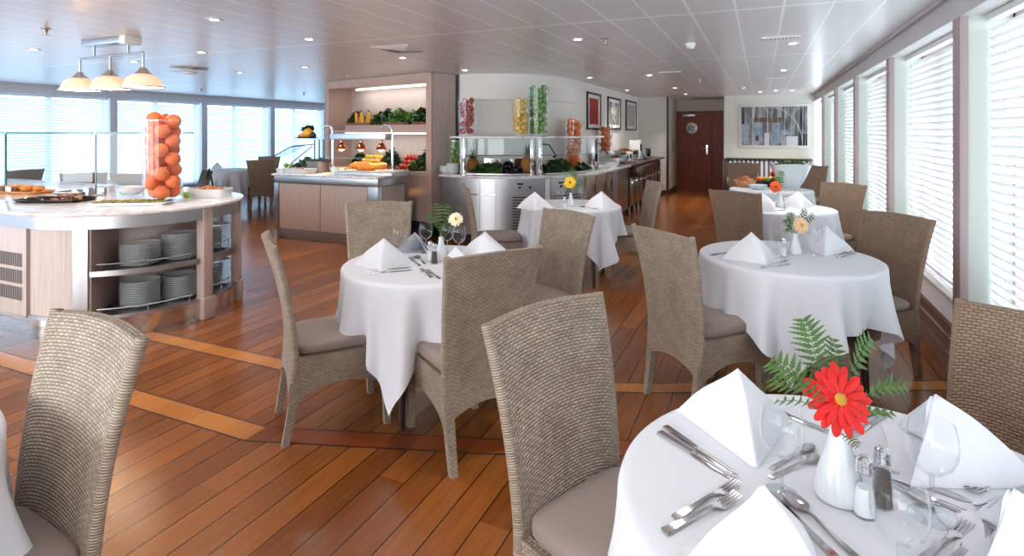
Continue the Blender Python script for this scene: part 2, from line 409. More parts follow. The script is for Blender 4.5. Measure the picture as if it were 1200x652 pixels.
# ================================================================ ROOM
XR, XL, CZ, YE, YB, YD = 1.09, -11.9, 2.37, 14.3, -3.2, 15.75
ZS, ZH = .33, 2.19      # window sill and head
m = MB(); m.box(XL-.3, XR+.45, YB-.2, YD+.2, -.08, 0); structure(m.build('floor', 'floor_planks', smooth=False))
m = MB(); m.box(XL-.3, XR+.45, YB-.2, YD+.2, CZ, CZ+.08); structure(m.build('ceiling', 'ceiling_panel', smooth=False))
def band(pts, w, k, mt='floor_band'):
    top = [(x, y+w) for x, y in pts]; m = MB(); m.strip(pts, top, .0004, .0016); structure(m.build('trim_%d' % k, mt, smooth=False))
    m = MB()
    for q in (pts, top): m.strip([(x, y-.003) for x, y in q], [(x, y+.003) for x, y in q], .0004, .0022)
    structure(m.build('trim_%d' % (k+10), 'black', smooth=False))
band([(-11.8, 1.98), (-2.3, 1.98)], .135, 1); band([(-2.3, 1.98), (-1.15, 2.36), (-.3, 2.72), (1.05, 3.4)], .135, 50, 'floor_band_dark')
band([(-4.2, 2.66), (-2.6, 2.66), (-1.6, 2.9), (-.6, 3.28), (1.05, 4.05)], .13, 2)
# window walls
MY = [-2.0+.1, .12, 2.15, 4.19, 6.2, 8.25, 10.3, 12.35]
def window_wall(side, X, sgn, posts, post_mat, head_mat, sill_mat, slat, cool):
    # X inner face, sgn=+1 wall lies to +X
    y0, y1 = YB, YE+ (0 if side == 'right' else .0)
    a, b = sorted((X, X+sgn*.32))
    m = MB(); m.box(a, b, y0, y1+.3, 0, ZS-.03); structure(m.build('wall_'+side, sill_mat, smooth=False))
    m = MB(); m.box(a, b, y0, y1+.3, ZH, CZ); structure(m.build('header_'+side, head_mat, smooth=False))
    m = MB(); a2, b2 = sorted((X-sgn*.015, X)); m.box(a2, b2, y0, y1, 0, .11)
    structure(m.build('baseboard_'+side, sill_mat, bevel=.003, smooth=False))
    m = MB(); a2, b2 = sorted((X-sgn*.02, X+sgn*.3)); m.box(a2, b2, y0, y1, ZS-.03, ZS); m.box(*sorted((X-sgn*.012, X)), y0, y1, .2, .215)
    structure(m.build('trim_%d' % (3 if side == 'right' else 4), 'frame_paint' if side == 'right' else 'blue_grey_paint', bevel=.003, smooth=False))
    m = MB(); m.box(*sorted((X-sgn*.035, X+sgn*.0)), y0, y1, CZ-.03, CZ); m.box(*sorted((X-sgn*.012, X+sgn*.0)), y0, y1, ZH, ZH+.02)
    structure(m.build('trim_%d' % (5 if side == 'right' else 6), head_mat, bevel=.003, smooth=False))
    edges = [y0-.02]+posts+[y1+.1]
    for k, y in enumerate(posts):
        m = MB(); m.box(*sorted((X-sgn*.012, X+sgn*.03)), y-.07, y+.07, ZS, ZH)
        p = structure(m.build('trim_%d' % (20+k+(20 if side == 'left' else 0)), post_mat, bevel=.004))
        m = MB(); m.box(*sorted((X+sgn*.03, X+sgn*.3)), y-.055, y+.055, ZS, ZH)
        structure(m.build('trim_%d' % (60+k+(20 if side == 'left' else 0)), 'reveal_paint' if side == 'right' else 'blue_grey_paint', smooth=False))
    for k in range(len(edges)-1):
        ya, yb = edges[k]+.055, edges[k+1]-.055
        if yb-ya < .25: continue
        n = k+1+(20 if side == 'left' else 0)
        m = MB(); gx = X+sgn*.26
        for q in ((ya, ya+.03, ZS, ZH), (yb-.03, yb, ZS, ZH), (ya, yb, ZS, ZS+.03), (ya, yb, ZH-.03, ZH), ((ya+yb)/2-.05, (ya+yb)/2+.05, ZS, ZH)): m.box(gx-.02, gx+.02, *q)
        fr = structure(m.build('window_%d' % n, post_mat, smooth=False))
        m = MB(); m.box(gx-.003, gx+.003, ya, yb, ZS, ZH); m.build('window_pane', 'pane_glass', fr, smooth=False)
        if (side == 'right' and yb < 0) or (side == 'left' and yb < 1.5): continue      # unseen windows behind the camera get no blinds, to let fill light in
        bx = X+sgn*(.14 if side == 'right' else .12)
        place = ''
        B = thing('venetian_blind', BL[(side, k)], 'blind', (bx, (ya+yb)/2, ZS), 0, 'venetian blinds on the %s windows' % side)
        h = (yb-ya)/2-.012; H = ZH-ZS
        m = MB(); pitch = .052; tl = radians(60 if side == 'right' else 54)
        nn = int((H-.08)/pitch)
        for i in range(nn):
            z = .035+i*pitch; w = .0285
            dx, dz = w*cos(tl), w*sin(tl)
            s_ = sgn
            vs = []; 
            for (u, o) in ((-1, 0), (0, .003), (1, 0)):
                for yy in (-h, h): vs.append((s_*u*dx+s_*o*sin(tl), yy, z-u*dz*1+o*cos(tl)))
            m.add(vs, [(0, 1, 3, 2), (2, 3, 5, 4)])
        m.build('slats', slat, B)
        m = MB(); m.box(-.028, .028, -h, h, H-.04, H-.001); m.build('head_rail', slat, B, bevel=.003)
        m = MB(); m.box(-.024, .024, -h, h, .006, .022); m.build('bottom_rail', slat, B, bevel=.003)
        for yy in (-h*.7, h*.7):
            m = MB(); m.tube([(-sgn*.03, yy, .02), (-sgn*.03, yy, H-.03)], .0016, 5); m.build('ladder_cord', 'white_plastic', B)
rn = ['behind the camera', 'behind the camera side', 'beside the camera, right of the red gerbera table', 'behind the chair at the right edge of the photo', 'right of the peach gerbera table chair, widest in view',
      'second widest in view, behind the peach gerbera table chair', 'beside the orange gerbera table', 'beside the buffet table with the white bowl', 'narrowest in view, at the end wall']
BL = {('right', k): 'white blind, right-hand wall, '+s for k, s in enumerate(rn)}
ln = ['a', 'b', 'c', 'd', 'at the far left edge of the photo', 'left of the grapefruit vase, behind the glass guard', 'behind the top of the grapefruit vase', 'right of the pendant light beside the carving station', 'partly behind the carving station', 'hidden end']
BL.update({('left', k): 'bluish blind, far left wall, '+s for k, s in enumerate(ln)})
window_wall('right', XR, 1, MY, 'frame_paint', 'header_paint', 'sill_paint', 'slat', 0)
LY = [1.1, 3.1, 5.11, 7.12, 9.14, 11.15, 13.15]
for k, s in enumerate(['nearest the rear wall', 'well outside the left photo edge', 'just outside the left photo edge', 'behind the glass guard at the left photo edge', 'behind the top of the grapefruit vase', 'between the round-ended counter and carving station', 'seen just left of the produce cabinet', 'in the hidden far corner']):
    BL[('left', k)] = 'bluish blind, far left wall, '+s
window_wall('left', XL, -1, LY, 'blue_grey_paint', 'blue_grey_paint', 'blue_grey_paint', 'slat_cool', 1)
# unseen rear wall with window openings added to let in fill light
m = MB(); m.box(XL, XR+.3, YB-.2, YB, 0, .5); m.box(XL, XR+.3, YB-.2, YB, 2.1, CZ)
for a, b in ((XL, -10.5), (-7.6, -7.0), (-4.0, -3.4), (-.3, XR+.3)): m.box(a, b, YB-.2, YB, .5, 2.1)
structure(m.build('wall_back', 'wall_paint', smooth=False))
# end wall to the right of the corridor
m = MB(); m.box(-.8, XR+.02, YE, YE+.2, 0, CZ); structure(m.build('wall_end', 'cream_paint', smooth=False))
m = MB(); m.box(-.8, -.73, YE-.012, YE+.2, 0, CZ); structure(m.build('trim_7', 'wall_paint', bevel=.004, smooth=False))
# curved white wall around the core, ending at the corridor
F = [(-4.13, 6.80), (-3.63, 6.69), (-3.18, 6.76), (-2.78, 6.95), (-2.48, 7.27), (-2.27, 7.65), (-2.17, 8.2), (-2.15, 8.9), (-2.14, 10.2)]
Bk = [(-4.08, 7.33), (-3.78, 7.38), (-3.45, 7.50), (-3.18, 7.68), (-3.0, 7.92), (-2.87, 8.22), (-2.79, 8.55), (-2.76, 8.95), (-2.75, 10.2)]
W = [(-7.2, 8.45), (-5.2, 7.9), (-4.3, 7.62)]+[(x-.02, y+.03) for x, y in Bk[:-1]]+[(-2.78, 10.2), (-2.78, 14.0)]
W2 = [(-7.2, 8.6), (-5.2, 8.05), (-4.3, 7.77), (-4.13, 7.5), (-3.85, 7.53), (-3.53, 7.63), (-3.28, 7.79), (-3.13, 8.0), (-3.0, 8.27), (-2.93, 8.58), (-2.9, 9.0), (-2.93, 10.2), (-2.93, 14.0)]
m = MB(); m.strip(W, W2, 0, CZ); structure(m.build('wall_core', 'wall_paint', ang=30))
m = MB(); m.box(-2.93, -2.06, 14.0, 14.12, 0, CZ); structure(m.build('wall_niche', 'wall_paint', smooth=False))
m = MB(); m.box(-7.2, -7.05, 8.5, 14.3, 0, CZ); structure(m.build('wall_core_left', 'wall_paint', smooth=False))
m = MB(); m.box(-12.2, -2.9, 14.3, 14.45, 0, CZ); structure(m.build('wall_far', 'wall_paint', smooth=False))
m = MB(); m.box(-2.18, -2.06, 14.12, 15.7, 0, CZ); structure(m.build('wall_corridor_left', 'corridor_paint', smooth=False))
m = MB(); m.box(-.82, -.7, 14.5, 15.7, 0, CZ); structure(m.build('wall_corridor_right', 'corridor_paint', smooth=False))
m = MB(); m.box(-2.2, -.6, 15.6, 15.75, 2.06, CZ); m.box(-2.2, -2.03, 15.6, 15.75, 0, 2.06); structure(m.build('wall_corridor_end', 'corridor_paint', smooth=False))
m = MB(); m.box(-2.06, -2.045, 14.12, 15.6, 0, .1); structure(m.build('baseboard_corridor', 'dark_wood', smooth=False))
m = MB(); m.box(-2.9, -2.06, 13.985, 14.0, 0, .1); m.box(-2.08, -2.05, 13.97, 14.12, 0, CZ); structure(m.build('baseboard_core', 'dark_wood', smooth=False))
# seams in the white wall panels
m = MB()
for z in (1.98,):
    m.strip([(x+.004, y-.004) for x, y in W[3:11]], [(x, y) for x, y in W[3:11]], z, z+.006)
for px in (600, 660):
    pass
structure(m.build('trim_8', 'frame_paint', smooth=False))
# door
m = MB(); m.box(-2.2, -.6, 15.66, 15.72, 0, 2.1); structure(m.build('wall_corridor_back', 'dark_wood', smooth=False))  # backing sheet added behind the doors to block leaking sky light
m = MB(); m.box(-2.03, -1.17, 15.6, 15.65, 0, 2.03)
for z in (.35, .7, 1.05, 1.4, 1.75): m.box(-2.02, -1.18, 15.592, 15.6, z-.008, z-.002)
dr = structure(m.build('door_1', 'door_wood', bevel=.003, smooth=False))
m = MB(); m.box(-1.16, -.82, 15.6, 15.65, 0, 2.03); m.box(-1.1, -.9, 15.594, 15.6, .2, .95); m.box(-1.1, -.9, 15.594, 15.6, 1.1, 1.9)
structure(m.build('door_2', 'door_wood', bevel=.003, smooth=False))
m = MB()
m.at(-1.68, 15.585, 1.62, 0, pi/2).lathe([(.10, -.012), (.165, -.012), (.165, .012), (.15, .02), (.11, .02), (.10, .012), (.10, -.012)], 32, False); m.at()
m.build('porthole_ring', 'bronze_steel', dr)
m = MB(); m.at(-1.68, 15.588, 1.62, 0, pi/2).lathe([(.105, -.006), (.105, .006)], 32); m.build('porthole_glass', 'black_gloss', dr)
m = MB(); m.box(-1.31, -1.27, 15.57, 15.592, .93, 1.17); m.tube([(-1.29, 15.58, 1.08), (-1.29, 15.54, 1.08), (-1.42, 15.535, 1.08)], .012, 8); m.build('door_handle', 'chrome', dr)
m = MB(); m.box(-1.9, -1.58, 15.54, 15.592, 1.93, 1.99); m.box(-1.6, -1.4, 15.55, 15.56, 1.985, 1.995); m.build('door_closer', 'steel', dr, bevel=.006)
m = MB(); m.box(-2.07, -2.03, 15.57, 15.6, 0, 2.07); m.box(-.86, -.82, 15.57, 15.6, 0, 2.07); m.box(-2.07, -.82, 15.57, 15.6, 2.03, 2.07); structure(m.build('trim_9', 'door_wood', bevel=.004, smooth=False))
m = MB(); m.box(-2.045, -2.035, 14.75, 14.87, 1.0, 1.22); m.box(-2.035, -2.03, 14.79, 14.83, 1.08, 1.14)
tag(m.build('switch_plate', 'frame_paint', bevel=.003), 'small square switch plate on the corridor wall left of the wooden door', 'switch')
# ---------------------------------------------------------------- ceiling fittings
K = 0
def over(px, py): 
    # ceiling points lie above the horizon
    D = FPX*(CZ-EYE)/(HZ-py); return atD(px, D)
dl = [(251, 22.5, 'nearest one left of centre, above the grapefruit vase side'), (39, 57.5, 'at the far left edge, below the sprinkler'), (236, 61, 'above the round air vent, left half'), (157, 72, 'just behind the pendant lamps'), (281, 85, 'right of the round air vent'),
      (362, 45.5, 'alone on bluish ceiling left of the square vent'), (357, 78.5, 'left of the produce cabinet top'), (472, 67.5, 'right below the square vent'), (545, 82, 'at the corner of the white wall'),
      (677, 46, 'beside the sprinkler near the middle of the photo'), (691, 91, 'above the red picture'), (761, 88, 'in the middle of the tiled ceiling above the buffet line'), (735, 105.5, 'above the third framed picture'),
      (791, 103, 'in front of the corridor, left one'), (803, 110, 'in front of the corridor, right one'), (929, 50.6, 'beside the strip vent at upper right'), (918, 82, 'between the strip vent and the end wall'), (927.6, 106, 'above the right side of the large picture'), (909, 106, 'above the middle of the large picture'), (890.5, 107.5, 'above the left side of the large picture')]
dproto = None
for px, py, s in dl:
    x, y = over(px, py)
    lab = 'small round recessed ceiling downlight, '+s
    if dproto is None:
        dproto = thing('recessed_downlight', lab, 'ceiling light', (x, y, CZ), 0, 'recessed ceiling downlights')
        m = MB(); m.lathe([(.034, -.001), (.034, -.007), (.058, -.008), (.064, -.001)], 24, False); m.build('trim_ring', 'white_plastic', dproto)
        m = MB(); m.lathe([(.034, -.003), (.034, -.001)], 20); m.build('lamp', 'lamp_disc', dproto)
    else: dup(dproto, (x, y, CZ), 0, lab)
sproto = None
for px, py, s in [(54, 33, 'at the upper left corner of the photo'), (408, 85, 'above the produce cabinet'), (356, 109, 'near the far left windows'), (709, 45, 'near the middle of the photo beside a downlight'), (820, 93, 'in front of the corridor'), (236, 104, 'behind the pendant lamps near the windows')]:
    x, y = over(px, py); lab = 'small metal fire sprinkler on the ceiling, '+s
    if sproto is None:
        sproto = thing('fire_sprinkler', lab, 'sprinkler', (x, y, CZ), 0, 'ceiling sprinklers')
        m = MB(); m.lathe([(.035, -.001), (.035, -.006), (.018, -.012), (.012, -.03), (.008, -.04), (.006, -.055)], 16); m.build('sprinkler_body', 'bronze_steel', sproto)
        m = MB(); m.lathe([(.004, -.055), (.025, -.056), (.025, -.059), (.004, -.06)], 12); m.build('deflector', 'bronze_steel', sproto)
    else: dup(sproto, (x, y, CZ), 0, lab)
for px, py, r, s in [(809, 51, .048, 'white round smoke detector on the tiled ceiling, large one right of centre'), (870, 102, .06, 'white round smoke detector near the end wall, small in view')]:
    x, y = over(px, py); t = thing('smoke_detector', s, 'smoke detector', (x, y, CZ))
    m = MB(); m.lathe([(r, -.001), (r, -.018), (r*.85, -.03), (r*.6, -.05), (r*.3, -.055)], 24); m.build('housing', 'white_plastic', t)
    m = MB(); m.lathe([(r*1.1, -.0005), (r*1.1, -.008)], 24); m.build('base_ring', 'white_plastic', t)
x, y = over(222, 81); t = thing('round_vent', 'round white ceiling air vent right of the pendant lamps', 'vent', (x, y, CZ))
m = MB(); m.lathe([(.24, -.03), (.24, -.036), (.06, -.045)], 32); m.build('vent_disc', 'white_plastic', t)
m = MB(); m.lathe([(.09, -.001), (.09, -.06), (.05, -.07)], 20); m.build('vent_neck', 'white_plastic', t)
x, y = over(472, 57); t = thing('square_vent', 'square white air diffuser in the ceiling above the carving station', 'vent', (x, y, CZ), 0)
m = MB()
for q in (.21, .16, .11): 
    for a in range(4): m.at(0, 0, 0, a*pi/2).add([(-q, -q, -.004), (q, -q, -.004), (q-.05, -q+.05, -.02), (-q+.05, -q+.05, -.02)], [(0, 1, 2, 3)])
m.at().box(-.06, .06, -.06, .06, -.02, -.012); m.build('diffuser_blades', 'white_plastic', t)
m = MB(); m.box(-.23, .23, -.23, .23, -.004, -.0005); m.build('diffuser_frame', 'white_plastic', t)
for px, py, L_, s in [(915, 43.5, .32, 'long slotted air grille in the ceiling at upper right'), (908, 92, .3, 'small slotted air grille near the end wall'), (785, 84.5, .3, 'slim white slot diffuser above the corridor entrance')]:
    x, y = over(px, py); t = thing('slot_vent', s, 'vent', (x, y, CZ))
    m = MB(); m.box(-L_/2, L_/2, -.06, .06, -.012, -.0005); m.build('grille_frame', 'white_plastic', t, bevel=.003)
    m = MB(); 
    for i in range(10): xx = -L_/2+.02+i*(L_-.04)/9; m.box(xx-.006, xx+.006, -.04, .04, -.016, -.012)
    m.build('grille_slots', 'frame_paint', t)
# pendant
t = thing('pendant_lamp', 'three-shade brushed metal pendant lamp hanging over the round-ended buffet counter', 'pendant lamp', (-5.5, 3.26, CZ))
m = MB(); m.box(-.33, .25, -.06, .06, -.06, -.0005); m.build('ceiling_plate', 'steel', t, bevel=.004)
m = MB(); m.box(.25, .33, -.075, .075, -.075, -.0005); m.build('end_cap', 'white_plastic', t, bevel=.004)
for sx in (-.24, .26):
    m = MB(); m.tube([(sx, 0, -.06), (sx, 0, -.155)], .012, 10); m.build('support_rod', 'steel', t)
m = MB(); m.tube([(-.46, 0, -.165), (.47, 0, -.155)], .011, 10); m.build('cross_bar', 'steel', t)
for sx in (-.46, 0, .47):
    m = MB(); m.tube([(sx, 0, -.16), (sx, 0, -.30)], .011, 10); m.lathe([(.02, 0)], 3, False) if 0 else None; m.build('drop_stem', 'steel', t)
    m = MB(); m.at(sx, 0, -.42).lathe([(.02, .13), (.03, .12), (.035, .105), (.06, .085), (.07, .07), (.06, .062)], 24); cp = m.build('shade_cap', 'chrome', t)
    m = MB(); m.at(sx, 0, -.42).lathe([(.06, .07), (.10, .055), (.13, .03), (.145, -.005), (.155, -.03), (.17, -.042), (.166, -.045), (.15, -.034), (.14, -.006), (.124, .026), (.095, .05), (.058, .065)], 32, False)
    sh = m.build('lamp_shade', 'frosted_shade', t)
    m = MB(); m.at(sx, 0, -.42).lathe([(.162, -.038), (.176, -.04), (.176, -.05), (.162, -.048)], 32, False); m.build('shade_rim', 'steel', sh)
    m = MB(); m.at(sx, 0, -.42).sphere((0, 0, -.02), .03, 12, 8, 1.2); m.build('light_bulb', 'bulb', t)
    light('pendant_light', 'POINT', (-5.5+sx, 3.26, CZ-.50), 5, (1, .75, .5), .03)
# ================================================================ CHAIRS
def hw(z): return .205+.036*max(0, (z-.35)/.62)**1.6
def backy(z):     # rear profile of the outer back face (negative = behind)
    if z > .42: t = (z-.42)/.55; return -.225-.03*t-.07*t*t
    return -.225-.045*((.42-z)/.42)**1.3
def arch(u, lo=.17, hi=.26): return lo+(hi-lo)*max(0., sin(pi*min(max((u+1)/2, 0), 1)))**.55
def make_chair(name, label, mat, loc, rz):
    t = thing(name, label, 'chair', loc, rz, 'woven cane dining chairs')
    # back: one woven shell from the arched hem up to the top rail
    TH = .032
    def P(u, v, d):
        uu = u*2-1; lo = arch(uu, .20, .28); top = .965+.012*(1-uu*uu)-.004
        z = lo+(top-lo)*v; k = max(0, (z-.38)/.6)
        y = backy(z)-.022*k*(1-uu*uu)+d
        return (uu*hw(z), y, z)
    m = MB(); nu, nv = 14, 26
    U = lambda u, v: (u*.46, v*.76)
    m.grid(lambda u, v: P(u, v, 0), nu, nv, us=U, flip=False)
    m.grid(lambda u, v: P(u, v, TH), nu, nv, us=U, flip=True)
    wr = lambda u, v: (v*.9, u*.03)
    m.grid(lambda u, v: P(0, v, TH*u), 3, nv, us=lambda u, v: (u*.03, v*.76)); m.grid(lambda u, v: P(1, v, TH*u), 3, nv, us=lambda u, v: (u*.03, v*.76))
    m.grid(lambda u, v: P(u, 1, TH*v), nu, 2, us=lambda u, v: (u*.46, v*.03)); m.grid(lambda u, v: P(u, 0, TH*v), nu, 2, us=lambda u, v: (u*.46, v*.03))
    bm_merge(m); m.build('backrest', mat, t, ang=50)
    # side frames of the back, wrapped strands
    for s in (-1, 1):
        m = MB(); pts = []
        for i in range(22):
            z = .30+(.968-.30)*i/21; pts.append((s*(hw(z)-.002), backy(z)+TH/2, z))
        m.tube(pts, .0165, 10); wrapuv(m, 10, 1.0)
        m.build('back_frame', mat, t, ang=60)
    # seat skirt: left, front, right
    m = MB(); dep = .255; xs = .208
    def side(s):
        def f(u, v, o=0):
            uu = u*2-1; lo = arch(uu, .17, .27); z = lo+(.415-lo)*v
            return (s*(xs-o), lerp(-.215, dep, u), z)
        m.grid(lambda u, v: f(u, v), 12, 5, us=lambda u, v: (u*.47, v*.2)); m.grid(lambda u, v: f(u, v, .022), 12, 5, us=lambda u, v: (u*.47, v*.2), flip=True)
        m.grid(lambda u, v: f(u, 0, .022*v), 12, 1, us=lambda u, v: (u*.47, v*.02))
    side(-1); side(1)
    def fr(u, v, o=0):
        uu = u*2-1; lo = arch(uu, .17, .27); z = lo+(.415-lo)*v
        return (uu*xs, dep-o, z)
    m.grid(lambda u, v: fr(u, v), 12, 5, us=lambda u, v: (u*.42, v*.2)); m.grid(lambda u, v: fr(u, v, .022), 12, 5, us=lambda u, v: (u*.42, v*.2), flip=True)
    m.grid(lambda u, v: fr(u, 0, .022*v), 12, 1, us=lambda u, v: (u*.42, v*.02))
    m.grid(lambda u, v: ((u*2-1)*xs, lerp(-.215, dep, v), .413), 2, 2, us=lambda u, v: (u*.4, v*.45))
    bm_merge(m); m.build('seat_skirt', mat, t, ang=50)
    for sx in (-1, 1):
        for sy in (-1, 1):
            m = MB()
            def L(u, v, sx=sx, sy=sy):
                z = lerp(.36, 0, v); q = u*4; k = int(q) % 4; f = q-int(q)
                c = [(-1, -1), (1, -1), (1, 1), (-1, 1)]; a, b = c[k], c[(k+1) % 4]
                w = lerp(.023, .0165, v)
                if sy < 0: cx, cy = sx*lerp(.190, .185, v), lerp(-.207, -.262, v**1.3)+.008
                else: cx, cy = sx*lerp(.187, .185, v), lerp(.232, .238, v)
                return (cx+w*lerp(a[0], b[0], f), cy+w*lerp(a[1], b[1], f), z)
            m.grid(L, 8, 10, cu=True, us=lambda u, v: (u*.16, v*.36)); m.add([L(k/4, 1) for k in range(4)], [(0, 1, 2, 3)])
            m.build('leg', mat, t, ang=60)
    # cushion
    m = MB()
    def C(u, v):
        a = 2*pi*u; ph = -pi/2+pi*v; e = .28
        sg = lambda q, p: math.copysign(abs(q)**p, q)
        cr = sg(cos(ph), .35); x = sg(cos(a), e)*cr; y = sg(sin(a), e)*cr; z = sg(sin(ph), .55)
        puff = .010*max(0, 1-(x*x+y*y)*.6)*(1 if z > 0 else 0)
        return (x*.203, .028+y*.232, .444+z*.033+puff)
    m.grid(C, 40, 16, cu=True)
    m.build('seat_cushion', 'cushion', t, ang=80)
    return t
def bm_merge(m):
    # weld coincident vertices
    key = {}; mp = []; nv = []
    for p in m.v:
        k = (round(p[0], 5), round(p[1], 5), round(p[2], 5))
        if k not in key: key[k] = len(nv); nv.append(p)
        mp.append(key[k])
    nf = []; nu = []; nm = []
    for f, u, i in zip(m.f, m.uv, m.mi):
        g = [mp[a] for a in f]
        if len(set(g)) < 3: continue
        gg = []; uu = []
        for a, b in zip(g, u):
            if a not in gg: gg.append(a); uu.append(b)
        nf.append(gg); nu.append(uu); nm.append(i)
    m.v, m.f, m.uv, m.mi = nv, nf, nu, nm
def wrapuv(m, n, L):
    # strands wrapped round the rail
    k = len(m.v)//n
    for i in range(len(m.f)):
        if len(m.f[i]) != 4: continue
        r = i//n; c = i % n
        m.uv[i] = [(.0056, r/k*L), (.0057, r/k*L), (.0057, (r+1)/k*L), (.0056, (r+1)/k*L)]
chairs = [
 ('woven cane chair with grey cushion in the left foreground, its back towards the buffet counter', (-1.741, .671), 174),
 ('woven cane chair in the middle foreground, left of the red gerbera table', (-.318, 1.49), 245),
 ('woven cane chair seen from the side, left of the table with the cream gerbera', (-2.066, 2.34), 321),
 ('woven cane chair seen from behind, right front of the table with the cream gerbera', (-1.335, 2.44), 56),
 ('woven cane chair facing the camera behind the table with the cream gerbera', (-2.476, 3.289), 219),
 ('woven cane chair, mostly seat, left of the table with the yellow gerbera', (-2.47, 5.17), 303),
 ('woven cane chair between the cream gerbera table and the yellow gerbera table', (-1.339, 3.35), 150),
 ('woven cane chair right of the yellow gerbera table, its back towards the door', (-1.315, 6.02), 117),
 ('woven cane chair left of the table with the peach gerbera, its back towards us', (-.295, 3.35), 319),
 ('darker woven cane chair by the window, right of the table with the peach gerbera', (.574, 4.16), 130),
 ('darker woven cane chair seen from behind, left of the table with the orange gerbera', (-.082, 5.735), 333),
 ('darker woven cane chair by the windows, right of the table with the orange gerbera', (.585, 6.55), 138),
 ('darker cane chair cut by the right photo edge, behind the red gerbera table', (.517, 1.845), 132),
 ('small far woven cane chair facing us in front of the striped bench', (-.28, 10.3), 180),
 ('far woven cane chair half hidden behind the big white salad bowl', (.66, 10.0), 165),
 ('far cane chair, its back to us, at the white draped table by the left windows', (-8.95, 8.2), 30),
 ('far cane chair at the left windows, behind the same white draped table', (-9.9, 9.0), 200),
 ('far cane chair seen through the glass guard, between small white flower and sign', (-7.6, 4.95), 20),
 ('far cane chair seen through the left pane of the glass guard, right one', (-8.4, 4.65), 60),
 ('far cane chair at the very left edge behind the glass guard', (-9.9, 4.5), 100),
]
light_ch = None; dark_ch = None
for k, (lab, p, rz) in enumerate(chairs):
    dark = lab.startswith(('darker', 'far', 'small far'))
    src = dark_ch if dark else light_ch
    if src is None:
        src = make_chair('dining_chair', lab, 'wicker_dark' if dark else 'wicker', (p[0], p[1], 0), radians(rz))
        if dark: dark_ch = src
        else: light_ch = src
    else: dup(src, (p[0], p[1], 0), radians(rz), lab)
# ================================================================ TABLES
TZ = .75; TOP = .7565
def make_cloth(R, a, rot, seed, lab, loc, amp=.032, group='white tablecloths'):
    rnd = random.Random(seed); ph = [rnd.uniform(0, 6.28) for _ in range(6)]
    def L(th):
        c, s = abs(cos(th-rot)), abs(sin(th-rot)); return a/max(c, s)-R
    nt = 160; m = MB(); rings = []
    tops = [(.0, 0), (.15, 0), (.3, 0), (.42, 0), (R-.02, 0), (R-.004, -.0015), (R+.004, -.007), (R+.008, -.02)]
    nh = 18
    def P(u, v):
        th = 2*pi*u; k = v*(len(tops)-1+nh)
        i = int(round(k))
        if i < len(tops): r, dz = tops[i]; return (r*cos(th), r*sin(th), TOP-TZ+TZ+dz)
        t = (i-len(tops)+1)/nh; l = L(th)
        corner = max(0, (l-.32)/.3)
        f = sin(9*th+ph[0]+.8*sin(2*th+ph[1]))+.75*sin(17*th+ph[2]+1.2*sin(3*th+ph[3]))+.4*sin(29*th+ph[4])
        tt = t**.8
        r = R+.008+tt*(.012+.012*t*corner)+amp*f*tt*(.55+.9*t)*(l/.4)
        # corners collapse towards vertical pleats
        r += .03*corner*tt*sin(4*(th-rot)*5+ph[5])
        z = TOP-.02-(l-.012)*t*(1-.04*t)
        tw = .05*f*t*(l/.5)*.5
        return (r*cos(th+tw), r*sin(th+tw), max(z, .03))
    NV = len(tops)-1+nh
    m.grid(P, nt, NV, cu=True)
    bm_merge(m)
    o = m.build('tablecloth', 'linen', None, ang=80, loc=(loc[0], loc[1], 0)); tag(o, lab, 'tablecloth', group); return o
tproto = None
def make_table(loc, lab, rz=.3):
    global tproto
    if tproto is None:
        tproto = thing('round_table', lab, 'table', (loc[0], loc[1], 0), rz, 'round dining tables')
        m = MB(); m.lathe([(.46, .715), (.49, .72), (.49, .745), (.485, .75)], 48); m.build('table_top', 'table_wood', tproto)
        m = MB(); m.box(-.33, .33, -.33, .33, .66, .712); m.build('apron', 'table_wood', tproto, bevel=.004)
        for sx in (-1, 1):
            for sy in (-1, 1):
                m = MB(); x, y = sx*.27, sy*.27
                m.tube([(x, y, .66), (x*1.02, y*1.02, .3), (x*1.06, y*1.06, .0)], [.024, .021, .016], 12); m.build('leg', 'table_wood', tproto)
    else: dup(tproto, (loc[0], loc[1], 0), rz, lab)
TB = {
 'T1': ((.215, 1.305), 1.00, 'under the cloth with the red gerbera in the right foreground'),
 'T2': ((.15, 3.78), .785, 'under the cloth with the peach gerbera, right of centre'),
 'T5': ((-1.72, 2.77), .942, 'under the cloth with the cream gerbera, left of centre'),
 'T6': ((-1.79, 5.56), .10, 'under the cloth with the yellow gerbera, in the middle distance'),
 'T3': ((.17, 6.2), .785, 'under the cloth with the orange gerbera, by the windows'),
 'T4': ((.12, 8.15), .0, 'under the cloth with the white salad bowl, near the end wall'),
 'T0': ((-2.0, .345), .4, 'cut off at the left edge of the photo'),
 'T9': ((-9.0, 5.5), .3, 'seen through the glass guard by the far windows'),
 'T8': ((-9.8, 8.1), .5, 'by the far left windows beside two chairs'),
}
for k, (p, rot, lab) in TB.items():
    make_table(p, 'dark wooden round table '+lab, rot)
    make_cloth(.5, .79, rot, hash(k) % 97 if False else ord(k[1])*7, 'white cloth draped over round table '+lab.replace('under the cloth ', ''), p)
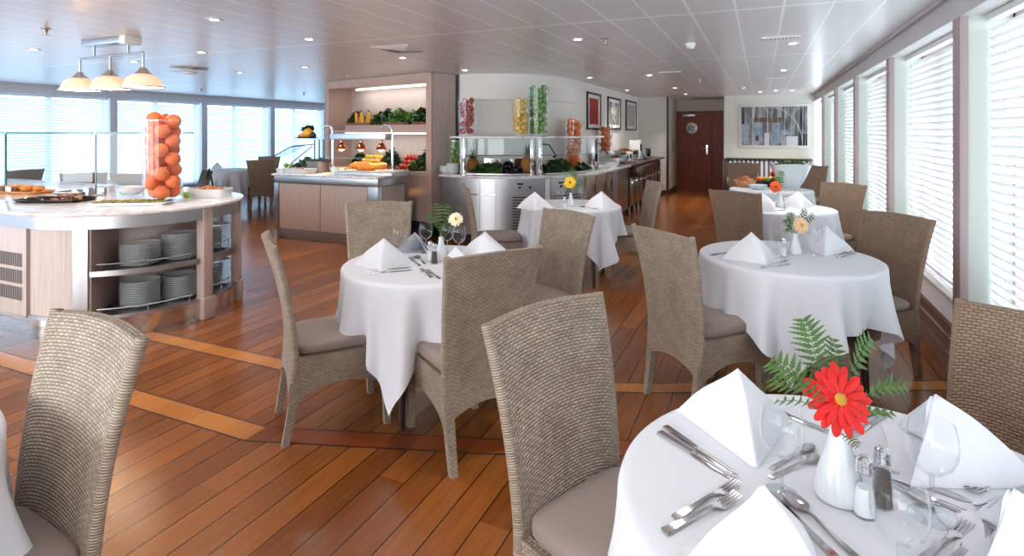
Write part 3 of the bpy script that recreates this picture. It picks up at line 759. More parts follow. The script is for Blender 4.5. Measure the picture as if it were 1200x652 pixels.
# ---------------------------------------------------------------- napkins
NP = {}
def napkin(kind, loc, rz, lab, sc=1.0, rx=0):
    if kind in NP: return dup(NP[kind], loc, rz, lab, None, sc)
    t = thing('folded_napkin', lab, 'napkin', loc, rz, 'white folded napkins'); t.scale = (sc,)*3
    ap, w, hb, fr = {'a': (.15, .165, .05, -.13), 'b': (.145, .14, .09, -.15)}[kind]
    def face(off, name, seed, shrink=1.0):
        A = Vector((0, .03, ap*shrink)); B = Vector((-w*shrink, hb, 0)); Fp = Vector((0.0, fr*shrink, 0)); C = Vector((w*shrink, hb, 0))
        def base(u):
            if u < .42: p = B.lerp(Fp, u/.42*.93)
            elif u > .58: p = Fp.lerp(C, .07+(u-.58)/.42*.93)
            else:
                a = B.lerp(Fp, .93); b = Fp.lerp(C, .07); k = (u-.42)/.16
                p = a*(1-k)**2+Fp*2*k*(1-k)+b*k*k
            return p
        def S(u, v, d=0):
            p = base(u).lerp(A, v**.96)
            out = Vector((p.x, p.y-.06, 0)); 
            if out.length > 1e-4: out.normalize()
            bul = .019*sin(pi*v)*(1-abs(2*u-1)**3)+.005*sin(8*u+seed+3*v)*sin(pi*v)+.003*sin(15*u+5*v)*sin(pi*v)
            p = p+out*(bul-off-d); p.z = max(p.z*(1) + .006*sin(pi*min(v*1.1, 1)), .0) + .0005
            return tuple(p)
        m = MB(); m.grid(lambda u, v: S(u, v), 30, 12); m.grid(lambda u, v: S(u, v, .0022), 30, 12, flip=True)
        m.grid(lambda u, v: S(u, 0, .0022*v), 30, 1); m.grid(lambda u, v: S(0, u, .0022*v), 12, 1); m.grid(lambda u, v: S(1, u, .0022*v), 12, 1)
        bm_merge(m); m.build(name, 'napkin_linen', t, ang=70)
    face(0, 'outer_fold', .3); face(.008, 'inner_fold', 1.7, .96)
    m = MB()     # flat tail layers on the table behind
    m.grid(lambda u, v: (lerp(-w, w, u)*(1-.12*v), hb+.004*sin(7*u)+.05*v-.02, .001+.004*sin(pi*v)), 14, 3); m.build('flat_layer', 'napkin_linen', t)
    NP[kind] = t
    return t
# ---------------------------------------------------------------- cutlery
CUT = {}
def ribbon(m, st):     # stations (y, halfwidth, z, thickness)
    vs = []; fs = []
    for y, w, z, th in st: vs += [(-w, y, z), (w, y, z), (w*.86, y, z+th), (-w*.86, y, z+th)]
    for i in range(len(st)-1):
        for k in range(4): j = (k+1) % 4; fs.append((i*4+k, i*4+j, (i+1)*4+j, (i+1)*4+k))
    fs += [(0, 1, 2, 3), tuple((len(st)-1)*4+k for k in (3, 2, 1, 0))]
    m.add(vs, fs)
def cut(kind, loc, rz, lab, sc=1):
    if kind in CUT:
        o = CUT[kind].copy(); COL.objects.link(o)
        for ch in [c for c in bpy.data.objects if c.parent == CUT[kind]]:
            d = ch.copy(); COL.objects.link(d); d.parent = o
    else:
        m = MB()
        if kind == 'knife':
            ribbon(m, [(-.115, .0085, 0, .004), (-.113, .0095, 0, .006), (-.04, .0075, 0, .006), (-.012, .006, .0, .0055), (-.008, .0068, 0, .006)])
            ribbon(m, [(-.008, .006, .001, .002), (.0, .0105, .001, .0018), (.06, .0115, .001, .0016), (.095, .010, .001, .0015), (.108, .006, .001, .0013), (.114, .0015, .001, .001)])
        elif kind == 'fork':
            ribbon(m, [(-.1, .009, 0, .002), (-.098, .010, 0, .0035), (-.04, .0055, .002, .0035), (.0, .0035, .006, .003), (.025, .0045, .005, .0025), (.038, .0115, .002, .002), (.048, .0125, .001, .002), (.052, .012, .001, .002)])
            for k in range(4):
                x = -.0095+k*.00633
                m.at(x, 0, 0); ribbon(m, [(.05, .0021, .001, .002), (.075, .0018, .003, .002), (.093, .0012, .008, .0016)]); m.at()
        else:
            s = .8 if kind == 'teaspoon' else 1
            m.at(sc=s)
            ribbon(m, [(-.105, .007, 0, .002), (-.103, .0085, 0, .0035), (-.04, .005, .003, .0035), (.02, .003, .008, .003), (.045, .004, .006, .0025)])
            def B(u, v):
                a = 2*pi*u; r = v
                y = .07+.030*r*sin(a)*(1.0 if sin(a) < 0 else 1.1); x = .019*r*cos(a)*(1-.15*sin(a)); z = .001+.007*r*r
                return (x, y, z)
            m.grid(B, 20, 6, cu=True); m.grid(lambda u, v: (lambda q: (q[0], q[1], q[2]+.0012))(B(u, v)), 20, 6, cu=True, flip=True)
            m.grid(lambda u, v: (lambda q: (q[0], q[1], q[2]+.0012*v))(B(u, 1)), 20, 1, cu=True)
        o = m.build(kind, 'cutlery_steel', None, ang=50); CUT[kind] = o
        if kind in ('knife', 'fork'): pass
    o.location = loc; o.rotation_euler = (0, 0, rz); o.scale = (sc,)*3
    tag(o, lab, {'teaspoon': 'spoon'}.get(kind, kind), 'cutlery laid on the tables'); return o
def cutpx(kind, tail, tip, lab, sc=1, lift=0):
    a = at(*tail, TOP); b = at(*tip, TOP); mid = (a+b)/2; d = b-a
    return cut(kind, (mid.x, mid.y, TOP+.0006+lift), atan2(d.y, d.x)-pi/2, lab, sc)
# ---------------------------------------------------------------- glass, cruets, vases
def make_glass(lab, loc, kind='wine', sc=1):
    t = thing('wine_glass' if kind == 'wine' else 'water_tumbler', lab, 'glass', loc, 0, 'glasses on the tables'); t.scale = (sc,)*3
    m = MB(); m.lathe([(.0375, .0004), (.038, .002), (.02, .004), (.006, .009), (.0042, .02), (.004, .07), (.0055, .08)], 32); m.build('stem_and_foot', 'stem_glass', t)
    m = MB()
    m.lathe([(.0035, .08), (.02, .086), (.034, .10), (.0425, .122), (.0435, .14), (.041, .16), (.0365, .18), (.0355, .181), (.0400, .16), (.0424, .14), (.0414, .122), (.033, .102), (.019, .088), (.001, .083)], 40, False); m.build('bowl', 'clear_glass', t)
    return t
GL = None
def glass(x, y, lab, sc=1, z=TOP):
    global GL
    if GL is None: GL = make_glass(lab, (x, y, z)); GL.scale = (sc,)*3; return GL
    return dup(GL, (x, y, z), 0, lab, None, sc)
SHK = {}
def shaker(kind, x, y, lab, rz=0):
    if kind in SHK: return dup(SHK[kind], (x, y, TOP+.0005), rz, lab)
    t = thing(kind+'_shaker', lab, 'shaker', (x, y, TOP+.0005), rz, 'glass shakers on the tables')
    m = MB(); m.lathe([(.0215, 0), (.0225, .004), (.019, .03), (.0155, .062), (.0140, .082), (.0145, .086)], 8); m.build('shaker_body', 'vase_glass', t)
    m = MB(); m.lathe([(.0185, .004), (.0165, .03), (.0145, .055 if kind == 'salt' else .066)], 16); m.build(kind, kind, t)
    m = MB(); m.lathe([(.0155, .084), (.016, .092), (.0145, .098), (.0155, .101), (.014, .109), (.008, .114), (.003, .115)], 20); m.build('cap', 'chrome', t)
    SHK[kind] = t; return t
VS = None
def vase(x, y, lab, sc=1):
    global VS
    if VS is None:
        VS = thing('bud_vase', lab, 'vase', (x, y, TOP+.0005), 0, 'white bud vases')
        m = MB(); m.lathe([(.040, 0), (.045, .003), (.0475, .012), (.044, .035), (.034, .070), (.023, .105), (.0175, .135), (.0165, .155), (.0175, .160), (.0145, .160), (.0135, .150), (.014, .12)], 40, False)
        m.build('vase_body', 'porcelain', VS)
        m = MB(); m.lathe([(.0395, .0), (.041, .002)], 32); m.build('vase_foot', 'porcelain', VS); VS.scale = (sc,)*3; return VS
    return dup(VS, (x, y, TOP+.0005), 0, lab, None, sc)
def gerbera(base, head, face, r, petal, disc, lab, seed=1, n=20):
    rnd = random.Random(seed)
    t = thing('gerbera', lab, 'flower', base, 0)
    h = Vector(head)-Vector(base); f = Vector(face).normalized()
    m = MB(); b = -f*.05
    pts = []
    for i in range(9):
        k = i/8; p = Vector((0, 0, -.03))*(1-k)**2+(h-f*.12+Vector((0, 0, .0)))*2*k*(1-k)+(h-f*.006)*k*k; pts.append(p)
    pts[0] = Vector((0, 0, -.05))
    m.tube(pts, .0024*max(1, r/.06), 8); m.build('stem', 'fern_green', t)
    q = f.to_track_quat('Z', 'Y').to_matrix().to_4x4(); X = Matrix.Translation(h) @ q
    m = MB(); m.m = X
    for layer, (nn, rr, z0, w) in enumerate([(n, r, -.002, .135), (n-4, r*.80, .003, .125), (n//2+4, r*.38, .005, .09)]):
        for k in range(nn):
            a = 2*pi*(k+.5*layer)/nn+rnd.uniform(-.07, .07); R = rr*rnd.uniform(.9, 1.05); tilt = rnd.uniform(-.03, .12)+.04*layer; ww = w*rr*rnd.uniform(.9, 1.15)
            st = [(.14, .4), (.35, .75), (.6, 1.), (.8, .98), (.93, .7), (1., .25)]
            vs = []; fs = []
            for s, wi in st:
                rad = R*s; zz = z0+rad*tilt-.25*rad*rad/R*.35
                for e, cz in ((-1, .0), (0, -.0028), (1, .0)):
                    vs.append((rad*cos(a)-e*ww*wi*sin(a), rad*sin(a)+e*ww*wi*cos(a), zz-cz*.6))
            for i in range(len(st)-1):
                for c in (0, 1): fs.append((i*3+c, i*3+c+1, i*3+c+4, i*3+c+3))
            m.add(vs, fs)
    m.build('petals', petal, t, ang=60)
    m = MB(); m.m = X; m.sphere((0, 0, .007), r*.165, 20, 8, .5)
    for k in range(40): a = k*2.4; d = r*.17*sqrt(k/40); m.sphere((d*cos(a), d*sin(a), .008+r*.07*(1-.5*k/40)), r*.018, 5, 3)
    m.build('flower_centre', disc, t)
    m = MB(); m.m = X; m.lathe([(.002, -.016), (.008*r/.06, -.012), (.011*r/.06, -.004)], 12); m.build('calyx', 'fern_green', t)
    return t
def frond(base, tip, lab, width=.035, n=11, droop=.02, seed=1, mat='fern_green', cat='fern leaf'):
    rnd = random.Random(seed); b = Vector(base); d = Vector(tip)-b; Ln = d.length
    t = thing('fern_frond', lab, cat, base, 0, None)
    side = d.cross(Vector((-SY, CY, .3)))     # leaf plane roughly upright
    side = side.normalized() if side.length > 1e-4 else Vector((1, 0, 0)); nrm = d.cross(side).normalized()
    up = Vector((0, 0, 1))
    C = lambda k: d*k+up*(droop*4*k*(1-k))+side*(.006*sin(k*5+seed))
    m = MB(); m.tube([C(k/10)+(Vector((0, 0, -.045)) if k == 0 else Vector()) for k in range(11)], [.0013*(1-.6*k/10) for k in range(11)], 6); m.build('stalk', mat, t)
    m = MB()
    for i in range(n):
        k = .22+.76*i/(n-1); ln = width*(sin(pi*min(1, .25+(1-k)*.95))**.8)*(1.0 if k < .9 else .7); p = C(k); tan = (C(min(k+.03, 1.))-C(k-.03)).normalized()
        for s in (-1, 1):
            dirv = (side*s+tan*.55+nrm*rnd.uniform(-.15, .15)).normalized(); l = ln*rnd.uniform(.9, 1.1); wv = dirv.cross(nrm).normalized()
            nl = 5; ws = min(Ln/n*.34, .26*l)+.0006
            vs = [tuple(p)]; 
            ed = []
            for j in range(1, nl+1):
                q = j/nl; c = p+dirv*l*q-up*(.10*l*q*q); hwid = ws*(1-.75*q**1.5)
                ed.append((c-dirv*l*.06, hwid*.68)); ed.append((c, hwid))
            R = [tuple(c+wv*w_) for c, w_ in ed]; Lf = [tuple(c-wv*w_) for c, w_ in ed]; M_ = [tuple(c+nrm*.0006) for c, w_ in ed]
            vs += R+Lf+M_; K_ = len(ed); fs = [(0, 1, 1+2*K_), (0, 1+2*K_, 1+K_)]
            for j in range(K_-1): fs += [(1+j, 2+j, 2+2*K_+j, 1+2*K_+j), (1+K_+j, 1+2*K_+j, 2+2*K_+j, 2+K_+j)]
            tipv = tuple(p+dirv*l*1.12-up*(.12*l)); vs.append(tipv); T_ = len(vs)-1; fs += [(K_, T_, 3*K_), (2*K_, 3*K_, T_)]
            m.add(vs, fs)
    m.build('leaflets', mat, t, smooth=False)
    return t
def P3(px, py, D): x, y = atD(px, D); return (x, y, EYE-(py-HZ)*D/FPX)
# ================================================================ TABLE 1 (foreground)
vb = at(983, 583, TOP); vx, vy = vb.x, vb.y
vase(vx, vy, 'white conical bud vase holding the red gerbera', 1.0)
mouth = (vx, vy, TOP+.15)
gerbera(mouth, P3(983, 468, 1.13), (SY-.05, -CY, .42), .068, 'red_petal', 'disc_yellow', 'bright red gerbera with yellow centre in the foreground vase', 3, 17)
for k, (px, py, D, w, nn, dr) in enumerate([(938, 376, 1.22, .040, 13, .015), (975, 398, 1.25, .034, 10, .01), (905, 424, 1.18, .034, 10, .02), (908, 442, 1.08, .030, 10, .02), (1020, 398, 1.25, .036, 10, .02), (1060, 452, 1.15, .030, 9, .02), (1043, 482, 1.1, .022, 7, .01), (1003, 525, 1.04, .012, 8, -.005), (910, 470, 1.1, .014, 8, .012)]):
    names = ['tallest, pointing up', 'pointing up just right of the tallest', 'pointing left above the glass', 'pointing left, lower one', 'pointing up to the right', 'long one pointing right', 'short one pointing right below the flower', 'tiny one hanging down over the vase neck', 'thin one reaching left onto the napkin']
    frond(mouth, P3(px, py, D), 'green fern frond behind the red gerbera, '+names[k], w, nn, dr, k)
g1 = at(1013, 604, TOP); shaker('salt', g1.x, g1.y, 'glass salt shaker with metal cap beside the red gerbera vase')
g1 = at(1034, 592, TOP); shaker('pepper', g1.x, g1.y, 'glass pepper shaker with metal cap beside the red gerbera vase')
for px, py, s, lab in [(916, 580, .98, 'empty wine glass left of the red gerbera vase'), (1092, 606, 1.02, 'empty wine glass in front of the right-hand foreground napkin'), (1054, 694, 1.0, 'empty wine glass at the bottom edge, in front of the salt shaker')]:
    g = at(px, py, TOP); glass(g.x, g.y, lab, s)
def nap(kind, px, py, rz, lab, sc=1): g = at(px, py, TOP); return napkin(kind, (g.x, g.y, TOP+.0008), radians(rz), lab, sc)
cw = degrees_yaw = math.degrees(YAW)
nap('b', 868, 509, -10+cw, 'white folded napkin at the upper left of the red gerbera table', 1.02)
nap('b', 1118, 547, 60+cw, 'white folded napkin at the upper right of the red gerbera table', 1.05)
nap('b', 912, 676, 22+cw, 'white folded napkin at the bottom centre of the red gerbera table', .93)
nap('b', 1215, 672, 50+cw, 'white folded napkin in the lower right corner of the photo', .9)
RG = ' on the red gerbera table'
cutpx('knife', (777, 500), (868, 562), 'steel table knife, upper of the pair left of the napkins'+RG)
cutpx('knife', (776, 510), (858, 561), 'steel table knife, lower of the pair left of the napkins'+RG, .97)
cutpx('fork', (790, 609), (866, 567), 'steel fork, upper of the pair at the left'+RG)
cutpx('fork', (773, 629), (872, 582), 'steel fork, lower of the pair at the left'+RG, 1.05, .0028)
cutpx('teaspoon', (903, 551), (954, 524), 'steel spoon, upper of two left of the vase'+RG)
cutpx('teaspoon', (905, 560), (958, 538), 'steel spoon, lower of two left of the vase'+RG)
cutpx('spoon', (1003, 655), (930, 590), 'steel spoon lying bottom centre beside the napkin'+RG)
cutpx('knife', (985, 662), (905, 583), 'steel knife lying bottom centre beside the napkin'+RG)
cutpx('knife', (900, 478), (958, 502), 'steel knife right of the upper left napkin, far side'+RG, .9)
cutpx('knife', (1038, 487), (995, 513), 'steel knife just right of the gerbera, far side'+RG, .9)
cutpx('fork', (1030, 482), (990, 503), 'steel fork just right of the gerbera, far side'+RG, .9)
cutpx('knife', (1006, 541), (1118, 582), 'steel knife behind the shakers, pointing right'+RG)
cutpx('spoon', (1008, 551), (1072, 583), 'steel spoon behind the shakers, pointing right'+RG, .95)
cutpx('fork', (1196, 552), (1132, 580), 'steel fork, upper of two at the right edge'+RG)
cutpx('fork', (1208, 572), (1146, 602), 'steel fork, lower of two at the right edge'+RG)
cutpx('knife', (1214, 640), (1141, 607), 'steel knife pointing left under the corner napkin'+RG)
cutpx('fork', (1085, 655), (1128, 622), 'steel fork standing out at the bottom right edge'+RG)
cutpx('knife', (1115, 662), (1148, 628), 'broad steel knife handle at the bottom right edge'+RG)
# ================================================================ OTHER TABLES
def P2(px, py, z=TOP): g = at(px, py, z); return g.x, g.y
# cream gerbera table
x, y = P2(517, 305); vase(x, y, 'white bud vase holding the cream gerbera', .85)
gerbera((x, y, TOP+.128), P3(534, 257, 3.2), (SY+.2, -CY, .35), .043, 'cream_petal', 'disc_yellow', 'cream gerbera with ferns on the table left of centre', 5, 16)
for k, (px, py, w, s) in enumerate([(512, 240, .05, 'upright middle one'), (505, 252, .05, 'left leaning one'), (526, 240, .045, 'tall one at the right'), (540, 244, .03, 'one behind the flower'), (520, 262, .03, 'low one in front')]):
    frond((x, y, TOP+.12), P3(px, py, 3.15+.06*(k % 2)), 'green fern frond beside the cream gerbera, '+s, w*.62, 9, .01, k+20, 'leaf_mid' if k % 2 else 'fern_green')
x, y = P2(504, 306); shaker('salt', x, y, 'salt shaker left of the cream gerbera vase')
x, y = P2(509, 309); shaker('pepper', x, y, 'pepper shaker left of the cream gerbera vase')
for px, py, lab in [(468, 303, 'wine glass left of the cream gerbera, between two napkins'), (499, 296, 'wine glass right behind the upright napkin on the cream gerbera table'), (524, 298, 'wine glass directly behind the cream gerbera vase'), (538, 301, 'wine glass right of the cream gerbera vase')]:
    x, y = P2(px, py); glass(x, y, lab)
nap('a', 449, 312, cw+8, 'white folded napkin at the left of the cream gerbera table', 1.0)
nap('b', 488, 296, cw+170, 'white folded napkin behind the spoons on the cream gerbera table', .9)
nap('a', 567, 300, cw-12, 'white folded napkin at the right of the cream gerbera table, near the cane chair back', .95)
nap('b', 536, 306, cw+60, 'small white folded napkin right beside the cream gerbera vase', .55)
CG = ' on the cream gerbera table'
cutpx('knife', (433, 321), (482, 317), 'steel knife lying in front of the left napkin, front one'+CG)
cutpx('knife', (436, 318), (478, 314), 'steel knife lying in front of the left napkin, rear one'+CG)
cutpx('spoon', (497, 316), (476, 300), 'steel spoon, left of the two spoons'+CG)
cutpx('spoon', (502, 313), (484, 298), 'steel spoon, right of the two spoons'+CG)
cutpx('fork', (507, 327), (492, 315), 'steel fork, left of the two forks'+CG)
cutpx('fork', (518, 329), (498, 316), 'steel fork, right of the two forks'+CG)
# yellow gerbera table
x, y = P2(669, 242); vase(x, y, 'white bud vase holding the yellow gerbera', .85)
gerbera((x, y, TOP+.13), P3(668, 214, 5.7), (SY, -CY, .25), .065, 'yellow_petal', 'disc_dark', 'yellow gerbera with dark centre on the middle distance table', 6, 16)
for k, (px, py, s) in enumerate([(673, 200, 'upright one'), (683, 212, 'one pointing right'), (664, 222, 'low left one')]):
    frond((x, y, TOP+.13), P3(px, py, 5.75), 'green sprig behind the yellow gerbera, '+s, .05, 7, .01, k+40, 'leaf_mid')
for px, py, lab in [(683, 242, 'wine glass right of the yellow gerbera vase'), (656, 243, 'wine glass left of the yellow gerbera vase')]:
    x, y = P2(px, py); glass(x, y, lab)
x, y = P2(662, 245); shaker('salt', x, y, 'salt shaker beside the yellow gerbera vase')
nap('a', 627, 245, cw+0, 'white folded napkin at the left of the yellow gerbera table', 1.1)
nap('a', 705, 243, cw-5, 'white folded napkin at the right of the yellow gerbera table', 1.05)
x, y = P2(690, 244); cut('spoon', (x, y, TOP+.001), 1.2, 'steel spoon right of the vase on the yellow gerbera table')
# peach gerbera table
x, y = P2(932, 298); vase(x, y, 'white bud vase holding the peach gerbera', .8)
gerbera((x, y, TOP+.12), P3(939, 264, 3.42), (SY+.1, -CY, .3), .052, 'peach_petal', 'disc_yellow', 'peach gerbera with orange centre on the window side table', 7, 18)
for k, (px, py, s) in enumerate([(945, 247, 'long one pointing right'), (926, 250, 'upright one at the left'), (921, 258, 'left one'), (922, 268, 'lowest left one'), (953, 252, 'right one')]):
    frond((x, y, TOP+.12), P3(px, py, 3.5), 'dark green frond around the peach gerbera, '+s, .035, 8, .01, k+60, 'leaf_mid')
for px, py, lab in [(911, 300, 'wine glass left of the peach gerbera'), (955, 299, 'wine glass lying right beside the peach gerbera napkin')]:
    x, y = P2(px, py); glass(x, y, lab)
x, y = P2(918, 301); shaker('salt', x, y, 'salt shaker between wine glass and peach gerbera vase')
nap('a', 884, 305, cw+6, 'white folded napkin at the left of the peach gerbera table', 1.05)
nap('b', 968, 295, cw-30, 'white folded napkin at the right of the peach gerbera table', 1.1)
PG = ' on the peach gerbera table'
cutpx('knife', (888, 315), (932, 309), 'steel knife in front of the left napkin, front one'+PG)
cutpx('fork', (893, 311), (926, 306), 'steel fork in front of the left napkin'+PG)
cutpx('knife', (980, 303), (1003, 297), 'steel knife at the right edge'+PG)
cutpx('fork', (978, 300), (1000, 295), 'steel fork at the right edge'+PG)
cutpx('knife', (838, 299), (858, 296), 'steel knife behind the left napkin'+PG)
# orange gerbera table
x, y = P2(914, 243); vase(x, y, 'white bud vase holding the orange gerbera', .9)
gerbera((x, y, TOP+.14), P3(909, 219, 5.6), (SY-.1, -CY, .2), .062, 'orange_petal', 'disc_dark', 'orange gerbera on the table in front of the big white bowl', 8, 16)
for k, (px, py, s) in enumerate([(916, 201, 'tall upright one'), (911, 208, 'shorter left one')]):
    frond((x, y, TOP+.14), P3(px, py, 5.7), 'green sprig behind the orange gerbera, '+s, .06, 8, .01, k+80, 'leaf_mid')
x, y = P2(920, 245); shaker('salt', x, y, 'salt shaker beside the orange gerbera vase')
nap('a', 897, 247, cw+20, 'white folded napkin at the left of the orange gerbera table', 1.1)
nap('b', 936, 243, cw-20, 'white folded napkin right of the orange gerbera vase', 1.1)
x, y = P2(906, 247); cut('knife', (x, y, TOP+.001), YAW+pi/2, 'steel knife in front of the napkin on the orange gerbera table')
# buffet table near end wall
x, y = P2(926, 221); 
t = thing('salad_bowl', 'large square tapering white bowl of salad greens on the far right table', 'bowl', (x, y, TOP+.001), YAW*.3)
m = MB()
def sq(u, v, o=0):
    a = 2*pi*u; q = lambda c: math.copysign(abs(c)**.55, c); r = lerp(.10, .245, v**.75)-o
    return (q(cos(a))*r, q(sin(a))*r, .02+.30*v+.015*abs(cos(2*a))*v)
m.grid(lambda u, v: sq(u, v), 48, 10, cu=True); m.grid(lambda u, v: sq(u, v, .012), 48, 10, cu=True, flip=True); m.grid(lambda u, v: sq(u, 1, .012*v), 48, 1, cu=True)
m.lathe([(.12, 0), (.12, .015), (.10, .024)], 32); m.build('bowl_body', 'porcelain', t)
def leafy(name, lab, cat, loc, rx, ry, h, n, mat, size=.05, seed=1, parent=None, kind=None):
    rnd = random.Random(seed); m = MB()
    for k in range(n):
        a = rnd.uniform(0, 2*pi); d = sqrt(rnd.random()); x = rx*d*cos(a); y = ry*d*sin(a); z = h*(1-d*d*.8)*rnd.uniform(.45, 1.0)
        s = size*rnd.uniform(.6, 1.2); m.at(x, y, z, rnd.uniform(0, 6.28), rnd.uniform(-1.1, 1.1), rnd.uniform(-1, 1))
        def P(u, v, s=s, ph=rnd.uniform(0, 6)): w = sin(pi*min(1, .12+.85*v))**.7; return ((u-.5)*s*w*1.3, (v-.5)*s*2, .3*s*sin(4*u+ph)*w+.25*s*sin(5*v+ph))
        m.grid(P, 3, 4)
    m.at()
    o = m.build(name, mat, parent, ang=80, loc=loc)
    if not parent: tag(o, lab, cat)
    if kind: o['kind'] = kind
    return o
o = leafy('salad_greens', 'mixed green salad leaves heaped in the large white bowl', 'salad', (x, y, TOP+.27), .2, .2, .09, 160, ['leaf_mid'], .04, 3, None, 'stuff')
def fbowl(px, py, r, h, mat, lab, z=TOP+.001):
    x, y = P2(px, py, z); t = thing('serving_bowl', lab, 'bowl', (x, y, z), 0)
    m = MB(); m.lathe([(r*.5, 0), (r*.55, .004), (r*.8, h*.45), (r, h), (r*.97, h), (r*.76, h*.5), (r*.45, h*.12), (.001, h*.1)], 36, False); m.build('bowl_body', mat, t)
    m = MB(); m.lathe([(r*.5, -.0005), (r*.52, .006)], 24); m.build('foot', mat, t); return x, y
bx, by = fbowl(873, 219, .15, .09, 'crouton', 'peach coloured bowl at the left of the far buffet table')
bx2, by2 = fbowl(888, 222, .12, .06, 'plate_china', 'small white bowl in front on the far buffet table')
bx3, by3 = fbowl(899, 218, .2, .08, 'dark_grey', 'grey bowl of fruit left of the large salad bowl')
t = leafy('fruit_garnish', 'heap of orange and brown food on the bowls of the far buffet table', 'food', (bx, by, TOP+.07), .13, .12, .06, 60, ['crouton'], .03, 4, None, 'stuff')
frp = None
for k, (dx, dy, mt, s) in enumerate([(-.1, 0, 'orange_skin', 'left'), (-.02, .05, 'orange_skin', 'middle rear'), (0, -.06, 'lime_skin', 'front'), (.08, .0, 'apple_skin', 'right'), (.05, .07, 'lemon_skin', 'right rear')]):
    m = MB(); m.sphere((0, 0, 0), .045, 14, 10, .95); m.build('fruit', mt, loc=(bx3+dx, by3+dy, TOP+.085)); tag(bpy.data.objects[-1] if 0 else COL.objects[-1], 'piece of fruit in the grey bowl on the far table, '+s, 'fruit', 'fruit in the grey bowl')
m = MB(); 
for k in range(7): a = k*.9; m.sphere((.035*cos(a), .035*sin(a), .02*(k % 3)), .03, 10, 7)
m.build('red_flower_head', 'red_petal', loc=(bx3+.1, by3-.02, TOP+.16)); tag(COL.objects[-1], 'dark red bloom between the fruit bowl and the salad bowl', 'flower')
# far left table dressing
tx, ty = TB['T8'][0]
napkin('a', (tx-.15, ty-.2, TOP+.001), 0, 'white folded napkin on the far left window table')
glass(tx+.1, ty, 'wine glass on the far left window table')
# ================================================================ ROUND-ENDED BUFFET COUNTER
CX, CYC, CR = -4.9, 3.12, .83
XE = -9.2
def stad(r, n=24, a0=-90, a1=90, x0=None):
    return [(CX+r*cos(radians(lerp(a0, a1, i/n))), CYC+r*sin(radians(lerp(a0, a1, i/n)))) for i in range(n+1)]
t = thing('buffet_counter', 'pale wood buffet counter with rounded open-shelved end and marble top, at the left', 'counter', (0, 0, 0))
m = MB(); m.prism(stad(CR, 40)+[(XE, CYC+CR), (XE, CYC-CR)], .895, .92); m.build('marble_top', 'marble', t, bevel=.006, seg=3)
def band_(r, z0, z1, name, mat, th=.012, a0=-90, a1=90, xl=XE):
    o = stad(r, 40, a0, a1); i = stad(r-th, 40, a0, a1); m = MB()
    if xl is not None: o = [(xl, CYC-r)]+o; i = [(xl, CYC-r+th)]+i
    m.strip(o, i, z0, z1); return m.build(name, mat, t)
band_(CR-.03, .80, .895, 'steel_band', 'steel')
band_(CR-.05, 0.0, .14, 'kick_plate', 'kick_mirror')
m = MB(); m.strip(stad(CR-.045, 40), stad(.30, 40), .14, .165); m.build('lower_shelf', 'steel', t)
m = MB(); m.strip(stad(CR-.06, 40, -56, 90), stad(.30, 40, -56, 90), .465, .48); m.build('middle_shelf', 'steel', t)
m = MB(); m.strip(stad(CR-.05, 40, -54, 0), stad(CR-.06, 40, -54, 0), .452, .492); m.build('shelf_edge', 'steel', t)
m = MB(); m.strip(stad(CR-.05, 40, 8, 38), stad(CR-.06, 40, 8, 38), .44, .50); m.build('shelf_edge', 'steel', t)
m = MB(); m.strip(stad(.36, 30), stad(.33, 30), .16, .89); m.build('curved_back_panel', 'pale_wood', t)
m = MB(); m.at(CX, CYC, 0, radians(-54)).box(.34, CR-.06, -.01, .01, .14, .89); m.build('divider_panel', 'post_wood', t)
m = MB(); m.strip(stad(CR-.065, 20, -90, -60), stad(CR-.09, 20, -90, -60), .135, .80); m.build('curved_door', 'pale_wood', t)
m = MB(); m.strip(stad(CR-.055, 20, -90, -62), stad(CR-.1, 20, -90, -62), 0, .13); m.build('kick_end', 'steel', t)
for a0, a1, z in ((-52, -2, .53), (-52, -2, .20), (9, 37, .56), (9, 37, .22)):
    m = MB(); m.tube([(x, y, z) for x, y in stad(CR-.10, 14, a0, a1)], .006, 8)
    for a in (a0+2, (a0+a1)/2, a1-2): x, y = stad(CR-.10, 1, a, a)[0]; m.tube([(x, y, z-.05), (x, y, z)], .0045, 6)
    m.build('guard_rail', 'chrome', t)
def post(ang, w, name, mat, z0=0, z1=.80, r=CR-.055, d=.05):
    m = MB(); x, y = stad(r, 1, ang, ang)[0]; m.at(x, y, 0, radians(ang)).box(-d, .03, -w/2, w/2, z0, z1)
    if name == 'wood_post': m.box(-d, .042, -w/2-.012, w/2+.012, 0, .17)
    return m.build(name, mat, t, bevel=.003)
post(4, .085, 'wood_post', 'post_wood', 0, .895, CR-.045); post(42, .05, 'wood_post', 'post_wood', 0, .895, CR-.045)
m = MB(); yf = CYC-CR
post(-58, .10, 'steel_corner_post', 'steel', .13, .80, CR-.07)
m = MB(); m.box(XE, -4.95, yf+.09, CYC+CR-.09, .14, .89); m.build('carcass', 'pale_wood', t, smooth=False)
for a, b in ((-5.46, -4.96), (-6.03, -5.47), (-6.60, -6.04), (-7.17, -6.61), (-8.6, -7.18)):
    m = MB(); m.box(a+.004, b-.004, yf+.065, yf+.09, .135, .795); d = m.build('cabinet_door', 'pale_wood', t, bevel=.003)
    if b == -4.96:
        m = MB()
        for r in range(3):
            for i in range(19): x = a+.10+i*.0185; m.box(x, x+.009, yf+.063, yf+.0655, .25+r*.125, .35+r*.125)
        m.build('vent_slots', 'grille_dark', d, smooth=False)
m = MB()
for i in range(88): x = -6.72+i*.0205; m.box(x, x+.012, yf+.058, yf+.085, .01, .125)
m.build('kick_grille', 'steel', t, smooth=False)
